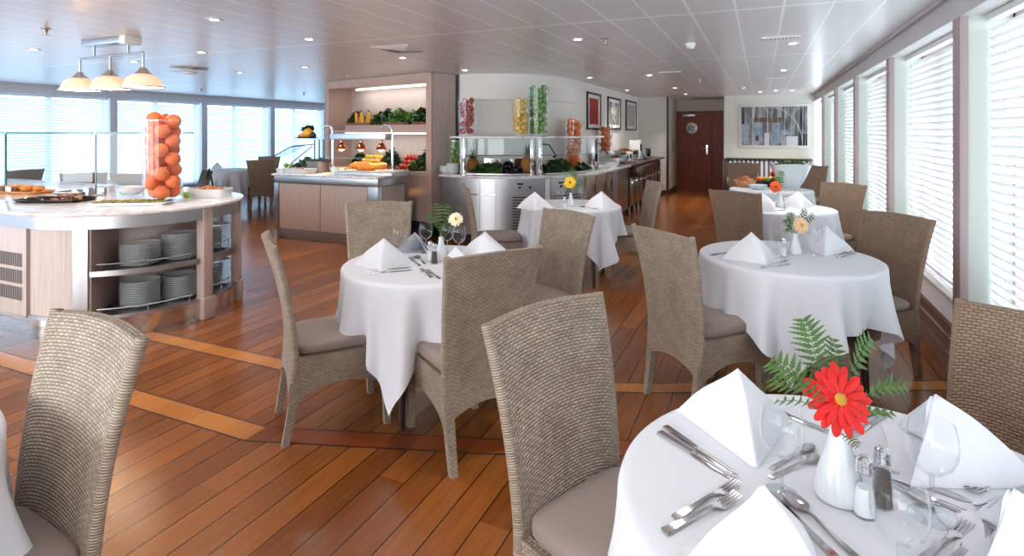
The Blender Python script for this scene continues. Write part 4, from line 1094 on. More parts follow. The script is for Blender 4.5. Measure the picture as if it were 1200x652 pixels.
# plates
def make_plate(lab, loc, r=.135):
    m = MB(); m.lathe([(r*.55, 0), (r*.56, .002), (r*.62, .004), (r, .0175), (r*1.0, .0195), (r*.63, .0075), (r*.5, .0055), (.001, .0055)], 36, False)
    o = m.build('dinner_plate', 'plate_china', None, ang=60, loc=loc); return tag(o, lab, 'plate', 'stacked dinner plates in the buffet counter')
pl = None
def stack(cx, cy, z, n, lab, group, r=.135, dz=.0125):
    global pl
    rnd = random.Random(n*7+int(cx*100))
    for k in range(n):
        L_ = ('top' if k == n-1 else 'white')+' dinner plate'+(' of ' if k == n-1 else ' in ')+lab; loc = (cx+rnd.uniform(-.002, .002), cy+rnd.uniform(-.002, .002), z+k*dz)
        if pl is None: pl = make_plate(L_, loc)
        else: o = pl.copy(); COL.objects.link(o); o.location = loc; o['label'] = L_
        COL.objects[-1]['group'] = group if k < n-1 else 'top plates of the stacks'
def ang(a, r): return (CX+r*cos(radians(a)), CYC+r*sin(radians(a)))
for a, r, z, n, lab in [(-30, .57, .481, 13, 'the left stack on the middle counter shelf'), (-1, .57, .481, 16, 'the middle shelf stack just left of the wooden post'),
                        (-30, .57, .166, 15, 'the left stack on the bottom counter shelf'), (-1, .57, .166, 14, 'the bottom shelf stack just left of the wooden post'),
                        (38, .60, .481, 16, 'the middle shelf stack right of the wooden post'), (38, .60, .166, 16, 'the bottom shelf stack right of the wooden post')]:
    x, y = ang(a, r); stack(x, y, z, n, lab, 'plates of '+lab)
CT = .9205
# glass guard panels
def guard(p0, p1, z0, z1, lab, feet=True):
    t = thing('glass_guard', lab, 'glass guard', (p0[0], p0[1], 0), atan2(p1[1]-p0[1], p1[0]-p0[0])); L_ = math.dist(p0, p1)
    m = MB(); m.box(0, L_, -.005, .005, z0, z1); m.build('glass_sheet', 'guard_glass', t, smooth=False)
    m = MB(); m.box(0, L_, -.006, .006, z1, z1+.014); m.box(-.010, 0, -.007, .007, z0, z1); m.build('polished_edge', 'glass_edge', t, smooth=False)
    for q in (.02, L_-.08): m = MB(); m.box(q, q+.06, -.025, .025, CT, CT+.07); m.build('clamp_foot', 'steel', t, bevel=.004)
guard((-6.55, 2.95), (-5.62, 3.18), 1.0, 1.49, 'left pane of the clear glass food guard on the round-ended counter')
guard((-5.6, 3.2), (-4.86, 3.62), .95, 1.49, 'right pane of the clear glass food guard, behind the grapefruit vase')
guard((-8.9, 2.95), (-6.6, 2.95), 1.0, 1.49, 'pane of the food guard reaching out of the left photo edge')
# fruit vases ------------------------------------------------------
def fruit_vase(x, y, z, r0, r1, h, lab):
    t = thing('glass_vase', lab, 'vase', (x, y, z), 0)
    m = MB(); m.lathe([(r0*.9, 0), (r0, .004), (r0, .02), (lerp(r0, r1, .5), h*.5), (r1, h), (r1-.005, h), (lerp(r0, r1, .5)-.005, h*.5), (r0-.006, .03), (.001, .026)], 40, False); m.build('vase_wall', 'vase_glass', t)
    m = MB(); m.lathe([(r1-.006, h-.001), (r1-.006, h+.003), (r1+.001, h+.003), (r1+.001, h-.001), (r1-.006, h-.001)], 40, False); m.build('rim', 'rim_glass', t)
    m = MB(); m.lathe([(r0*.88, .001), (r0*.95, .004), (r0*.93, .022)], 32); m.build('vase_base', 'clear_glass', t)
    return t
FR = {}
def fill(x, y, z, r0, r1, h, fr, mat, name, lab, group, over=.0, seed=1, squash=.95, top=True):
    rnd = random.Random(seed); P = []; zz = z+.03+fr
    Rm = lambda k: lerp(r0, r1, min(1, max(0, (k-z)/h)))-.008-fr
    tries = 0
    # drop packing
    while tries < 400:
        tries += 1; best = None
        for q in range(70):
            a = rnd.uniform(0, 6.283); rr = lerp(r0, r1, .4)-.007-fr
            d = max(rr, 0)*(1.0 if rnd.random() < .7 else sqrt(rnd.random())); px_, py_ = x+d*cos(a), y+d*sin(a); lo = z+.028+fr
            for (qx, qy, qz) in P:
                dd = math.hypot(px_-qx, py_-qy)
                if dd < 1.96*fr: lo = max(lo, qz+sqrt((1.96*fr)**2-dd*dd))
            if best is None or lo < best[2]: best = (px_, py_, lo)
        if best[2] > z+h+over: break
        k_ = lerp(r0, r1, (best[2]-z)/h)-.007-fr; k_ = max(k_, 0)/max(lerp(r0, r1, .4)-.007-fr, 1e-3)
        P.append(best)
    out = []
    for i, p in enumerate(P):
        if name not in FR:
            o = thing(name, lab, name.replace('_', ' '), p, 0, group)
            m = MB(); m.sphere((0, 0, 0), fr, 16, 11, squash); m.build('skin', mat, o)
            m = MB(); m.lathe([(fr*.10, fr*squash*.97), (fr*.07, fr*squash+.002 if name != 'red_apple' else fr*squash+.012)], 6); m.build('stem_end', 'stem_brown', o)
            FR[name] = (o, fr)
        else:
            s, f0 = FR[name]; o = dup(s, p, 0, lab, group, fr/f0)
        o.rotation_euler = (rnd.uniform(-.9, .9), rnd.uniform(-.9, .9), rnd.uniform(0, 6.28)); o.location = p
    return len(P)
cnt = {}
g = at(191, 237, CT); gx, gy = g.x, g.y
fruit_vase(gx, gy, CT, .145, .158, .68, 'tall clear glass cylinder filled with grapefruit on the round-ended counter')
cnt['gf'] = fill(gx, gy, CT, .145, .158, .69, .060, 'grapefruit_skin', 'grapefruit', 'orange pink grapefruit in the tall glass cylinder on the round-ended counter', 'grapefruit in the glass cylinder', .02, 3)
# food on the counter
def platter(px, py, L_, W_, rz, lab, z=CT, mat='porcelain', rim=.022):
    g = at(px, py, z); t = thing('serving_platter', lab, 'platter', (g.x, g.y, z+.0005), rz)
    m = MB(); m.box(-L_/2*.9, L_/2*.9, -W_/2*.86, W_/2*.86, 0, .006); m.build('platter_base', mat, t, bevel=.002)
    m = MB(); n = 48
    def S(u, v):
        a = 2*pi*u; q = lambda c: math.copysign(abs(c)**.35, c); k = lerp(.86, 1, v); return (q(cos(a))*L_/2*k, q(sin(a))*W_/2*k, .004+rim*v**1.5)
    m.grid(S, n, 4, cu=True); m.grid(lambda u, v: (lambda p: (p[0], p[1], p[2]-.004))(S(u, v)), n, 4, cu=True, flip=True); m.grid(lambda u, v: (lambda p: (p[0], p[1], p[2]-.004*v))(S(u, 1)), n, 1, cu=True)
    m.build('platter_rim', mat, t); return g.x, g.y
x, y = platter(155, 240, .60, .24, YAW+.12, 'long white platter of grilled vegetable rolls on the round-ended counter')
rnd = random.Random(5)
rp = None
for k in range(26):
    i, j = k % 13, k//13; lx, ly = -.25+i*.041, (-.05 if j == 0 else .05)+rnd.uniform(-.01, .01); a = YAW+.12
    p = (x+lx*cos(a)-ly*sin(a), y+lx*sin(a)+ly*cos(a), CT+.021)
    if rp is None:
        m = MB(); m.at(0, 0, 0, 0, pi/2).lathe([(.006, -.045), (.013, -.042), (.014, .042), (.006, .045)], 10); rp = m.build('grilled_vegetable_roll', 'grilled', loc=p); tag(rp, 'grilled green and yellow vegetable roll on the long white platter', 'food', 'vegetable rolls on the long white platter'); o = rp
    else: o = rp.copy(); COL.objects.link(o); o.location = p
    o.rotation_euler = (0, 0, a+rnd.uniform(-.35, .35))
x, y = platter(246, 231, .36, .22, YAW-.1, 'deep white oval dish of nuts at the right end of the round-ended counter', rim=.075)
leafy('mixed_nuts', 'heap of brown nuts in the deep white dish on the round-ended counter', 'nuts', (x, y, CT+.05), .15, .09, .05, 150, ['crouton'], .018, 6, None, 'stuff')
x, y = platter(25, 226, .62, .26, YAW*.4, 'long wooden board at the left end of the round-ended counter', mat='board_wood', rim=.02)
for k in range(6):
    m = MB(); m.sphere((0, 0, .035), .05, 16, 10, .62, 1.5, .8); o = m.build('bread_roll', 'bread_crust', loc=(x-.24+.095*k, y-.01+.04*(k % 2), CT+.012), rz=.8+k*.3); tag(o, 'brown bread roll on the wooden board, %s' % ['far left one', 'second from the left end', 'left of the middle', 'right of the middle', 'second from the right end', 'right end one'][k], 'bread roll', 'bread rolls on the board')
x, y = platter(66, 236, .55, .30, YAW, 'black platter with pastries and tongs at the left of the round-ended counter', mat='black_gloss')
leafy('cold_cuts', 'pale folded slices on the black platter, left on the counter', 'food', (x+.08, y+.04, CT+.01), .16, .07, .035, 50, ['crouton'], .03, 9, None, 'stuff')
def tongs(p, rz, lab):
    t = thing('serving_tongs', lab, 'tongs', p, rz)
    for s in (-1, 1):
        m = MB(); m.tube([(-.15, 0, .0+.012), (-.05, s*.012, .022), (.06, s*.022, .02), (.12, s*.014, .008)], [.006, .009, .009, .012], 8, flat=.5); m.build('arm', 'black', t)
    m = MB(); m.sphere((-.15, 0, .012), .011, 10, 6); m.build('hinge', 'chrome', t)
tongs((x-.02, y-.06, CT+.022), YAW+.2, 'black serving tongs, front pair on the black platter')
tongs((x+.14, y-.01, CT+.024), YAW-.3, 'black serving tongs, right pair on the black platter')
x, y = platter(92, 228, .30, .3, YAW, 'square steel tray behind the black platter on the counter', mat='steel', rim=.03)
g = at(141, 232, CT); t = thing('glass_bowl', 'clear glass bowl with white contents behind the long platter', 'bowl', (g.x-.1, g.y+.16, CT+.0005))
m = MB(); m.lathe([(.07, 0), (.08, .006), (.125, .06), (.14, .13), (.135, .13), (.12, .062), (.07, .012), (.001, .01)], 36, False); m.build('bowl_wall', 'vase_glass', t)
m = MB(); m.lathe([(.065, .013), (.11, .05), (.118, .075), (.08, .09), (.001, .095)], 30); m.build('dressing', 'porcelain', t)
for k, (px, py) in enumerate([(214, 231), (219, 233), (217, 228)]):
    g = at(px, py, CT); m = MB(); m.sphere((0, 0, .03), .03, 14, 9, .9); o = m.build('lime', 'lime_skin', loc=(g.x, g.y, CT)); tag(o, 'green lime beside the grapefruit cylinder, '+['left one', 'right one', 'rear one'][k], 'lime', 'limes beside the grapefruit cylinder')
g = at(234, 227, CT); t = thing('menu_stand', 'black slanted menu stand at the right end of the round-ended counter', 'stand', (g.x, g.y, CT), YAW)
m = MB(); m.at(0, 0, 0, 0, radians(-14), radians(12)).box(-.05, .05, -.008, .008, .0, .23); m.build('board', 'black', t, bevel=.004)
m = MB(); m.box(-.06, .06, -.04, .05, 0, .01); m.build('stand_base', 'black', t, bevel=.003)
m = MB(); m.tube([(.02, .03, .01), (.05, .03, .16), (.075, .03, .235), (.10, .02, .15), (.125, .02, .01)], .008, 8); m.build('wire_arc', 'black', t)
g = at(200, 225, CT)
# ================================================================ CARVING STATION
SX0, SX1, SY0, SY1 = -6.33, -4.53, 5.96, 6.66
t = thing('carving_station', 'steel and pale wood carving station counter in front of the produce cabinet', 'counter', (0, 0, 0))
m = MB(); m.box(SX0-.03, SX1+.03, SY0-.03, SY1+.02, .895, .92); m.build('marble_top', 'marble', t, bevel=.005)
m = MB(); m.box(SX0, SX1, SY0, SY1, .79, .894); m.build('steel_band', 'steel', t, bevel=.003)
m = MB(); m.box(SX0+.05, SX1-.05, SY0+.05, SY1-.03, 0, .15); m.build('kick_plate', 'steel', t, bevel=.003)
m = MB(); m.box(SX0+.02, SX1-.02, SY0+.03, SY1-.01, .15, .79); m.build('carcass', 'dark_grey', t, smooth=False)
for x in (SX0, SX1-.16):
    for q in ((SY0, SY0+.10), (SY1-.08, SY1)): m = MB(); m.box(x, x+(.08 if x == SX0 else .16), *q, .13, .79); m.build('corner_post', 'steel', t, bevel=.003)
    m = MB(); m.box(x+.02, x+.06, SY0+.02, SY0+.06, 0, .14); m.build('foot', 'steel', t, bevel=.003)
for a, b in ((SX0+.09, -5.50), (-5.49, SX1-.17)):
    m = MB(); m.box(a, b, SY0+.008, SY0+.03, .15, .785); m.build('cabinet_door', 'pale_wood', t, bevel=.003)
m = MB(); m.box(SX1-.02, SX1-.004, SY0+.11, SY1-.09, .15, .785); m.build('side_panel', 'pale_wood', t, bevel=.003)
# heat lamp gantry
GY = 6.36; gxL, gxR = onY(390, GY), onY(460, GY)
t = thing('heat_lamp_gantry', 'chrome gantry with three hanging heat lamps over the roast', 'heat lamp', (0, 0, 0))
for k, x in enumerate((gxL, gxR)):
    d = -1
    m = MB(); hk = [(x, GY, CT), (x, GY, 1.45)]+[(x-.10+.10*cos(a), GY-.0, 1.50+.10*sin(a)) for a in [pi*i/10 for i in range(0, 9)]]
    m.tube(hk, .017, 12); m.build('gooseneck_post', 'chrome', t)
    m = MB(); m.at(x, GY, CT).lathe([(.035, 0), (.035, .01), (.02, .02)], 20); m.build('post_base', 'chrome', t)
m = MB(); m.box(gxL+.02, gxR-.06, GY-.09, GY+.09, 1.40, 1.49); m.build('lamp_beam', 'steel', t, bevel=.006)
for k, px in enumerate((400, 423, 447)):
    x = onY(px, GY)
    m = MB(); m.at(x, GY, 1.26).lathe([(.012, .14), (.02, .13), (.02, .10), (.045, .075), (.07, .03), (.075, .005), (.070, .005), (.04, .068), (.012, .09)], 24, False); sh = m.build('lamp_shade', 'copper_lamp', t)
    m = MB(); m.at(x, GY, 1.26).sphere((0, 0, .02), .045, 12, 8); m.build('heat_bulb', 'heat_bulb', t)
    light('heat_light', 'SPOT', (x, GY, 1.24), 70, (1, .55, .25), .05, None, None, radians(110), .6)
m = MB(); m.at(0, 0, 0).box(gxL+.05, gxR-.02, GY-.22, GY-.205, 1.14, 1.16); m.build('guard_rail', 'clear_glass', t)
CTY = 6.25
x0, x1 = onY(403, CTY), onY(470, CTY)
t = thing('carving_tray', 'steel edged carving board tray under the heat lamps', 'tray', ((x0+x1)/2, CTY, CT+.0005), 0)
w = (x1-x0)/2
m = MB(); m.box(-w, w, -.20, .20, 0, .045); m.build('tray_body', 'steel', t, bevel=.004)
m = MB(); m.box(-w+.04, w-.04, -.17, .17, .0455, .062); m.build('cutting_board', 'marble', t, bevel=.004)
t = thing('roast_joint', 'golden glazed roast glowing on the carving board under the lamps', 'roast', ((x0+x1)/2-.05, CTY, CT+.063), .05)
m = MB()
def RO(u, v):
    a = 2*pi*v; k = sin(pi*min(max(u, .02), .98))**.4; r = k*(.065+.012*sin(7*u)+.01*sin(13*u+2)); return ((u-.5)*.62, r*1.3*cos(a), max(0, .055+r*.95*sin(a)+.01*sin(9*u)))
m.grid(RO, 28, 16, cv=True); m.build('roast', 'roast_skin', t)
m = MB()
for i in range(5): m.tube([(-.27+.02*i, -.07+.03*i, .02), (-.33+.01*i, -.10+.04*i, .03)], .012, 8)
m.build('cut_end', 'crouton', t)
def dish(px, Y, L_, W_, h, mat, lab, fill_mat=None, rz=0, name='serving_dish'):
    x = onY(px, Y); t = thing(name, lab, 'dish', (x, Y, CT+.0005), rz)
    m = MB(); n = 40
    def S(u, v, o=0): a = 2*pi*u; q = lambda c: math.copysign(abs(c)**.4, c); k = lerp(.82, 1, v); return (q(cos(a))*(L_/2*k-o), q(sin(a))*(W_/2*k-o), h*v)
    m.grid(S, n, 3, cu=True); m.grid(lambda u, v: S(u, v, .008), n, 3, cu=True, flip=True); m.grid(lambda u, v: S(u, 1, .008*v), n, 1, cu=True)
    m.build('dish_wall', mat, t); m = MB(); m.box(-L_*.38, L_*.38, -W_*.38, W_*.38, .0, h*.35); m.build('dish_floor', mat, t, bevel=.003)
    if fill_mat: leafy('dish_contents', '', '', (0, 0, h*.4), L_*.38, W_*.38, h*.7, 60, [fill_mat], .03, int(px), t)
    return x
dish(395, 6.2, .16, .14, .09, 'porcelain', 'small white dish at the left of the carving tray')
dish(352, 6.10, .5, .24, .07, 'porcelain', 'long white dish of golden pastries at the left end of the carving station', 'crouton')
dish(330, 6.12, .14, .12, .06, 'porcelain', 'small white pot at the left front of the carving station')
dish(341, 6.12, .12, .12, .055, 'steel', 'small steel pot at the left front of the carving station')
dish(372, 6.45, .30, .26, .16, 'steel', 'round steel chafing pot with dark lid on the carving station')
x = onY(376, 6.45); t = thing('pan_lid', 'dark round lid on the chafing pot', 'lid', (x, 6.45, CT+.162)); m = MB(); m.lathe([(.001, .03), (.1, .028), (.19, .012), (.2, 0), (.19, -.0)], 32); m.build('lid_disc', 'dark_grey', t); m = MB(); m.lathe([(.015, .03), (.02, .05)], 12); m.build('knob', 'black', t)
# glass sneeze shelf with fruit at left
t = thing('display_stand', 'two-tier glass display stand with black legs at the left of the carving station', 'stand', (0, 0, 0))
xa, xb = onY(345, 6.5), onY(379, 6.5)
m = MB(); m.box(xa, xb, 6.35, 6.62, 1.40, 1.412); m.build('glass_shelf', 'guard_glass', t, smooth=False)
m = MB(); m.add([(xa-.28, 6.32, 1.13), (xa+.18, 6.32, 1.32), (xa+.18, 6.32, 1.325), (xa-.28, 6.32, 1.135), (xa-.28, 6.62, 1.13), (xa+.18, 6.62, 1.32), (xa+.18, 6.62, 1.325), (xa-.28, 6.62, 1.135)], [(0, 1, 2, 3), (4, 7, 6, 5), (0, 4, 5, 1), (3, 2, 6, 7), (0, 3, 7, 4), (1, 5, 6, 2)]); m.build('sloping_glass', 'guard_glass', t, smooth=False)
for dx in (-.12, -.03, .05):
    m = MB(); m.tube([(xb+dx-.05, 6.5, CT), (xb+dx-.05, 6.5, 1.40)], .012, 8); m.build('leg', 'glass_edge', t)
m = MB(); m.tube([(xa-.25, 6.33, 1.14), (xa+.1, 6.33, 1.29), (xb-.1, 6.4, 1.33)], .008, 8); m.tube([(xa+.02, 6.33, .99), (xb-.12, 6.4, 1.3)], .008, 8); m.build('support_arm', 'dark_grey', t)
x = (xa+xb)/2
t = thing('fruit_tray', 'black tray of fruit on the upper glass shelf', 'tray', (x-.02, 6.48, 1.4125)); m = MB(); m.lathe([(.16, 0), (.2, .015), (.19, .015), (.15, .004), (.001, .004)], 30, False, 1.0, .7); m.build('tray_dish', 'black', t)
for k, (dx, dz, r, mt, s) in enumerate([(-.13, .035, .035, 'apple_skin', 'red one at the left'), (-.08, .05, .04, 'roast_skin', 'orange brown one'), (.03, .085, .08, 'squash_skin', 'large round melon'), (.12, .05, .05, 'aubergine', 'dark one at the right'), (-.01, .05, .04, 'apple_skin', 'small one in the middle')]):
    m = MB(); m.sphere((0, 0, 0), r, 14, 10, .92); m.lathe([(r*.08, r*.9), (r*.05, r*1.05)], 6); o = m.build('fruit', mt, loc=(x+dx, 6.46, 1.42+dz-.012)); tag(o, 'fruit on the tray of the upper glass shelf, '+s, 'fruit', 'fruit on the upper glass shelf')
m = MB()
leafy('leaf_crown', 'tuft of dark green leaves rising from the fruit tray on the upper glass shelf', 'leaves', (x-.02, 6.5, 1.52), .07, .06, .10, 30, ['leaf_dark'], .05, 11)
x = onY(352, 6.4)
t = thing('grape_bowl', 'low dark bowl of grapes on the carving station', 'bowl', (x, 6.4, CT)); m = MB(); m.lathe([(.07, 0), (.07, .03), (.18, .06), (.17, .062), (.06, .035), (.001, .034)], 28, False); m.build('bowl_dish', 'dark_grey', t)
gp = None
rnd = random.Random(2)
for k in range(46):
    a = rnd.uniform(0, 6.28); d = .14*sqrt(rnd.random()); p = (x+d*cos(a), 6.4+d*.7*sin(a), CT+.075+(.13-d)*rnd.uniform(.2, .9))
    if gp is None: m = MB(); m.sphere((0, 0, 0), .016, 10, 7, 1.15); gp = m.build('grape', 'grape_skin', loc=p); tag(gp, 'dark grape heaped in the low bowl on the carving station', 'grape', 'grapes in the low bowl')
    else: o = gp.copy(); COL.objects.link(o); o.location = p
leafy('grape_leaves', 'dark green leaves around the grapes on the carving station', 'leaves', (x+.12, 6.42, CT+.06), .13, .1, .16, 40, ['leaf_dark'], .05, 12)
for k, (dx, mt) in enumerate([(-.1, 'lime_skin'), (.0, 'lime_skin')]):
    m = MB(); m.sphere((0, 0, 0), .038, 12, 8); o = m.build('lime', mt, loc=(x-.05+dx, 6.27, CT+.096)); tag(o, 'green lime in front of the grapes on the carving station, '+['left', 'right'][k], 'lime', 'limes before the grapes')
# ================================================================ PRODUCE CABINET
ar = atan2(-.63, 2.51); Lc = 2.59; ox, oy = -6.81, 7.51
t = thing('produce_cabinet', 'tall pale wood display cabinet with two produce shelves, reaching the ceiling', 'cabinet', (ox, oy, 0), ar)
DP = .50
def cb(name, mat, *b, bev=.003):
    m = MB(); m.box(*b); return m.build(name, mat, t, bevel=bev, smooth=False)
cb('plinth', 'black', .05, Lc-.05, .05, DP, 0, .2)
cb('left_panel', 'pink_wood', 0, .10, 0, DP, .2, 2.365); cb('right_stile', 'pink_wood', Lc-.11, Lc, 0, .05, .2, 2.365)
cb('right_panel', 'pale_wood', Lc-.11, Lc-.001, .051, DP, .2, 2.365)
cb('top_fascia', 'pink_wood', .10, Lc-.11, 0, DP, 2.24, 2.365)
cb('back_panel', 'pale_wood', .10, Lc-.11, DP-.03, DP, .2, 2.24)
cb('base_front', 'pink_wood', .10, Lc-.11, .04, DP-.03, .2, .86)
cb('lower_shelf', 'pale_wood', .10, Lc-.11, .02, DP-.03, .86, .93)
cb('upper_shelf', 'pale_wood', .10, Lc-.11, .10, DP-.03, 1.50, 1.54); cb('shelf_fascia', 'pink_wood', .48, Lc-.11, .06, .10, 1.50, 1.62)
m = MB(); m.box(.5, Lc-.12, .05, .07, 1.475, 1.495); m.build('light_strip', 'strip_light', t)
m = MB(); m.box(.45, Lc-.12, .30, .34, 2.215, 2.238); m.build('light_strip', 'strip_light', t)
CA, SA = cos(ar), sin(ar)
def cab(x, y, z): return (ox+x*CA-y*SA, oy+x*SA+y*CA, z)
light('niche_light', 'AREA', cab(1.4, .3, 2.2), 3, (1, .93, .85), 1.8, (0, 0, ar), .05)
light('niche_light', 'AREA', cab(1.4, .2, 1.46), 3, (1, .93, .85), 1.8, (0, 0, ar), .05)
for k, (a, b, s) in enumerate([(.42, 1.05, 'left'), (1.35, 1.95, 'middle'), (2.05, 2.45, 'right')]):
    p = cab(a, .12, 1.541); t2 = thing('produce_crate', 'shallow brown wooden crate on the upper cabinet shelf, '+s+' one', 'crate', p, ar)
    L_ = b-a; m = MB(); m.box(0, L_, 0, .015, 0, .12); m.build('front_board', 'tray_wood', t2, bevel=.002); m = MB(); m.box(0, L_, .30, .315, 0, .12); m.build('rear_board', 'tray_wood', t2, bevel=.002)
    for q in (0, L_-.015): m = MB(); m.box(q, q+.015, .016, .299, 0, .12); m.build('end_board', 'tray_wood', t2, bevel=.002)
    m = MB(); m.box(.016, L_-.016, .016, .299, .0, .012); m.build('crate_floor', 'tray_wood', t2)
def squash(p, rz, lab, L_=.22, r=.04, mat='squash_skin', tilt=1.3, group='squashes on the upper shelf'):
    t2 = thing('yellow_squash', lab, 'squash', p, rz, group); t2.rotation_euler = (0, tilt-pi/2, rz)
    m = MB(); m.tube([(0, 0, -.01), (0, 0, .01), (0, 0, .06), (.01, 0, .13), (.02, 0, L_-.03), (.022, 0, L_)], [r*.3, r*.7, r, r*.8, r*.5, r*.25], 14); m.build('squash_body', mat, t2)
    m = MB(); m.tube([(.022, 0, L_-.004), (.026, 0, L_+.03)], [r*.25, r*.2], 6); m.build('stem_end', 'stem_brown', t2)
for k in range(5): squash(cab(.62+.078*k, .22+.02*(k % 2), 1.60), ar+.5*k, 'long yellow squash standing in the left crate of the cabinet, '+['leftmost', 'second', 'middle', 'fourth', 'rightmost'][k], .24, .045, tilt=[1.2, 1.4, 1.25, 1.5, 1.3][k])
for k, (a, y, z, rx, h, mt, s) in enumerate([(.50, .28, 1.62, .12, .24, 'leaf_dark', 'dark leaf clump left of the yellow squashes'), (1.10, .28, 1.58, .15, .24, 'leaf_mid', 'frilly green clump right of the yellow squashes'), (1.32, .28, 1.60, .16, .28, 'leaf_dark', 'dark green clump left of the round cabbage'),
     (1.62, .26, 1.62, .20, .26, 'leaf_green', 'bright green round lettuce in the middle crate'), (1.92, .26, 1.58, .16, .26, 'leaf_green', 'green lettuce right of the round one'), (2.12, .26, 1.6, .14, .28, 'leaf_dark', 'dark kale on the right of the upper shelf'), (2.33, .26, 1.62, .14, .28, 'leaf_dark', 'darkest kale at the right end of the upper shelf')]):
    leafy('leafy_vegetable', s+', upper cabinet shelf', 'vegetable', cab(a, y, z), rx, .13, h, 130, [mt], .05, 30+k)
for k, (a, mt, s) in enumerate([(.78, 'orange_skin', 'left'), (1.0, 'lemon_skin', 'second')]): pass
rnd = random.Random(8); op = None
for k in range(34):
    a = .75+.55*rnd.random(); row = k//12; p = cab(.72+.058*(k % 12)+.029*(row % 2)+rnd.uniform(-.006, .006), .16+.07*row+rnd.uniform(-.02, .02), .97+.066*row+rnd.uniform(-.006, .006))
    m = None
    if op is None: m = MB(); m.sphere((0, 0, 0), .038, 14, 9, .95); op = m.build('orange', 'lemon_skin', loc=p); tag(op, 'yellow orange citrus fruit piled at the left of the lower cabinet shelf', 'citrus fruit', 'citrus piled on the lower cabinet shelf')
    else: o = op.copy(); COL.objects.link(o); o.location = p
pp = None
for k in range(14):
    row = k//5; p = cab(1.72+.085*(k % 5)+.04*(row % 2), .2+.06*row, .975+.065*row)
    if pp is None:
        pp = thing('red_pepper', 'shiny red bell pepper piled in the middle of the lower cabinet shelf', 'pepper', p, 0, 'red peppers on the lower cabinet shelf')
        m = MB(); m.grid(lambda u, v: ((.045*sin(pi*min(max(v, .03), .97))**.6*(1+.10*cos(4*2*pi*u)))*cos(2*pi*u), (.045*sin(pi*min(max(v, .03), .97))**.6*(1+.10*cos(4*2*pi*u)))*sin(2*pi*u), -.045+.09*v), 24, 10, cu=True); m.build('pepper_body', 'pepper_red', pp)
        m = MB(); m.tube([(0, 0, .035), (.004, 0, .062)], [.007, .005], 6); m.build('stem_end', 'leaf_mid', pp)
    else: dup(pp, p, k*1.3)
for k, (a, y, z, rx, h, mt, s) in enumerate([(.62, .28, .93, .14, .22, 'leaf_dark', 'dark green clump at the left end'), (1.42, .26, .94, .16, .30, 'leaf_dark', 'dark leafy bunch between the citrus and red peppers'), (2.28, .24, .94, .18, .32, 'leaf_dark', 'large dark kale at the right end'), (2.12, .16, .94, .10, .14, 'leaf_mid', 'small green bunch in front of the kale')]):
    leafy('leafy_vegetable', s+' of the lower cabinet shelf', 'vegetable', cab(a, y, z), rx, .13, h, 130, [mt], .055, 50+k)
# ================================================================ SALAD BAR
def PL(i, tt):
    i = min(max(i, 0), len(F)-1.0001); k = int(i); f = i-k
    a = (lerp(F[k][0], F[k+1][0], f), lerp(F[k][1], F[k+1][1], f)); b = (lerp(Bk[k][0], Bk[k+1][0], f), lerp(Bk[k][1], Bk[k+1][1], f))
    return (lerp(a[0], b[0], tt), lerp(a[1], b[1], tt))
def ipx(px, tt):
    lo, hi = 0, len(F)-1.001
    for _ in range(40):
        md = (lo+hi)/2
        if pxof(*PL(md, tt)) < px: lo = md
        else: hi = md
    return lo
def line(tt, i0, i1, n=48): return [PL(lerp(i0, i1, k/n), tt) for k in range(n+1)]
# smooth the polylines
def smooth(P):
    Q = [P[0]]
    for i in range(len(P)-1):
        p0 = P[max(i-1, 0)]; p1 = P[i]; p2 = P[i+1]; p3 = P[min(i+2, len(P)-1)]
        for k in range(1, 7):
            s = k/6; Q.append(tuple(.5*((2*p1[c])+(-p0[c]+p2[c])*s+(2*p0[c]-5*p1[c]+4*p2[c]-p3[c])*s*s+(-p0[c]+3*p1[c]-3*p2[c]+p3[c])*s**3) for c in (0, 1)))
    return Q
F = smooth(F); Bk = smooth(Bk); IM = len(F)-1.001
t = thing('salad_bar', 'curved steel salad bar with marble top along the white wall', 'counter', (0, 0, 0))
m = MB(); m.strip(line(0, 0, IM), line(.985, 0, IM), .885, .92); m.build('marble_top', 'marble', t, bevel=.004)
ia = ipx(683, .1)
m = MB(); m.strip(line(.10, .8, ia), line(.9, .8, ia), .12, .884); m.build('steel_body', 'steel', t)
m = MB(); m.strip(line(.10, ia, IM), line(.9, ia, IM), .12, .884); m.build('bronze_body', 'bronze_steel', t)
m = MB(); m.strip(line(.18, 1, IM), line(.85, 1, IM), 0, .12); m.build('kick_plate', 'black', t)
def onface(pxa, pxb, z0, z1, name, mat, out=.01, tt=.10, parent=None, n=10):
    i0, i1 = ipx(pxa, tt), ipx(pxb, tt); o = line(tt-out/.75, i0, i1, n); q = line(tt+.004, i0, i1, n)
    m = MB(); m.strip(o, q, z0, z1); return m.build(name, mat, parent or t, smooth=True)
d = onface(536, 562, .16, .86, 'cabinet_door', 'steel', .012); onface(543, 560, .66, .675, 'door_handle', 'chrome', .03, parent=d)
d = onface(563, 581, .16, .86, 'cabinet_door', 'steel', .012); onface(565, 581, .66, .675, 'door_handle', 'chrome', .03, parent=d)
for a, b in ((597, 637), (645, 682)):
    fr = onface(a, b, .14, .70, 'cooler_frame', 'steel', .014)
    for k in range(13): onface(a+3.5, b-1.5, .17+.038*k, .184+.038*k, 'louvre', 'grille_dark', .017, parent=fr)
    cp = onface(a, b, .715, .85, 'control_panel', 'steel', .016)
    onface(a+9, a+16, .80, .825, 'display', 'black', .019, parent=cp, n=2)
    for q in (a+12, a+24):
        i = ipx(q, .1); p = PL(i, .07); m = MB(); m.sphere((p[0], p[1], .765), .018, 10, 7); m.build('control_knob', 'black', cp)
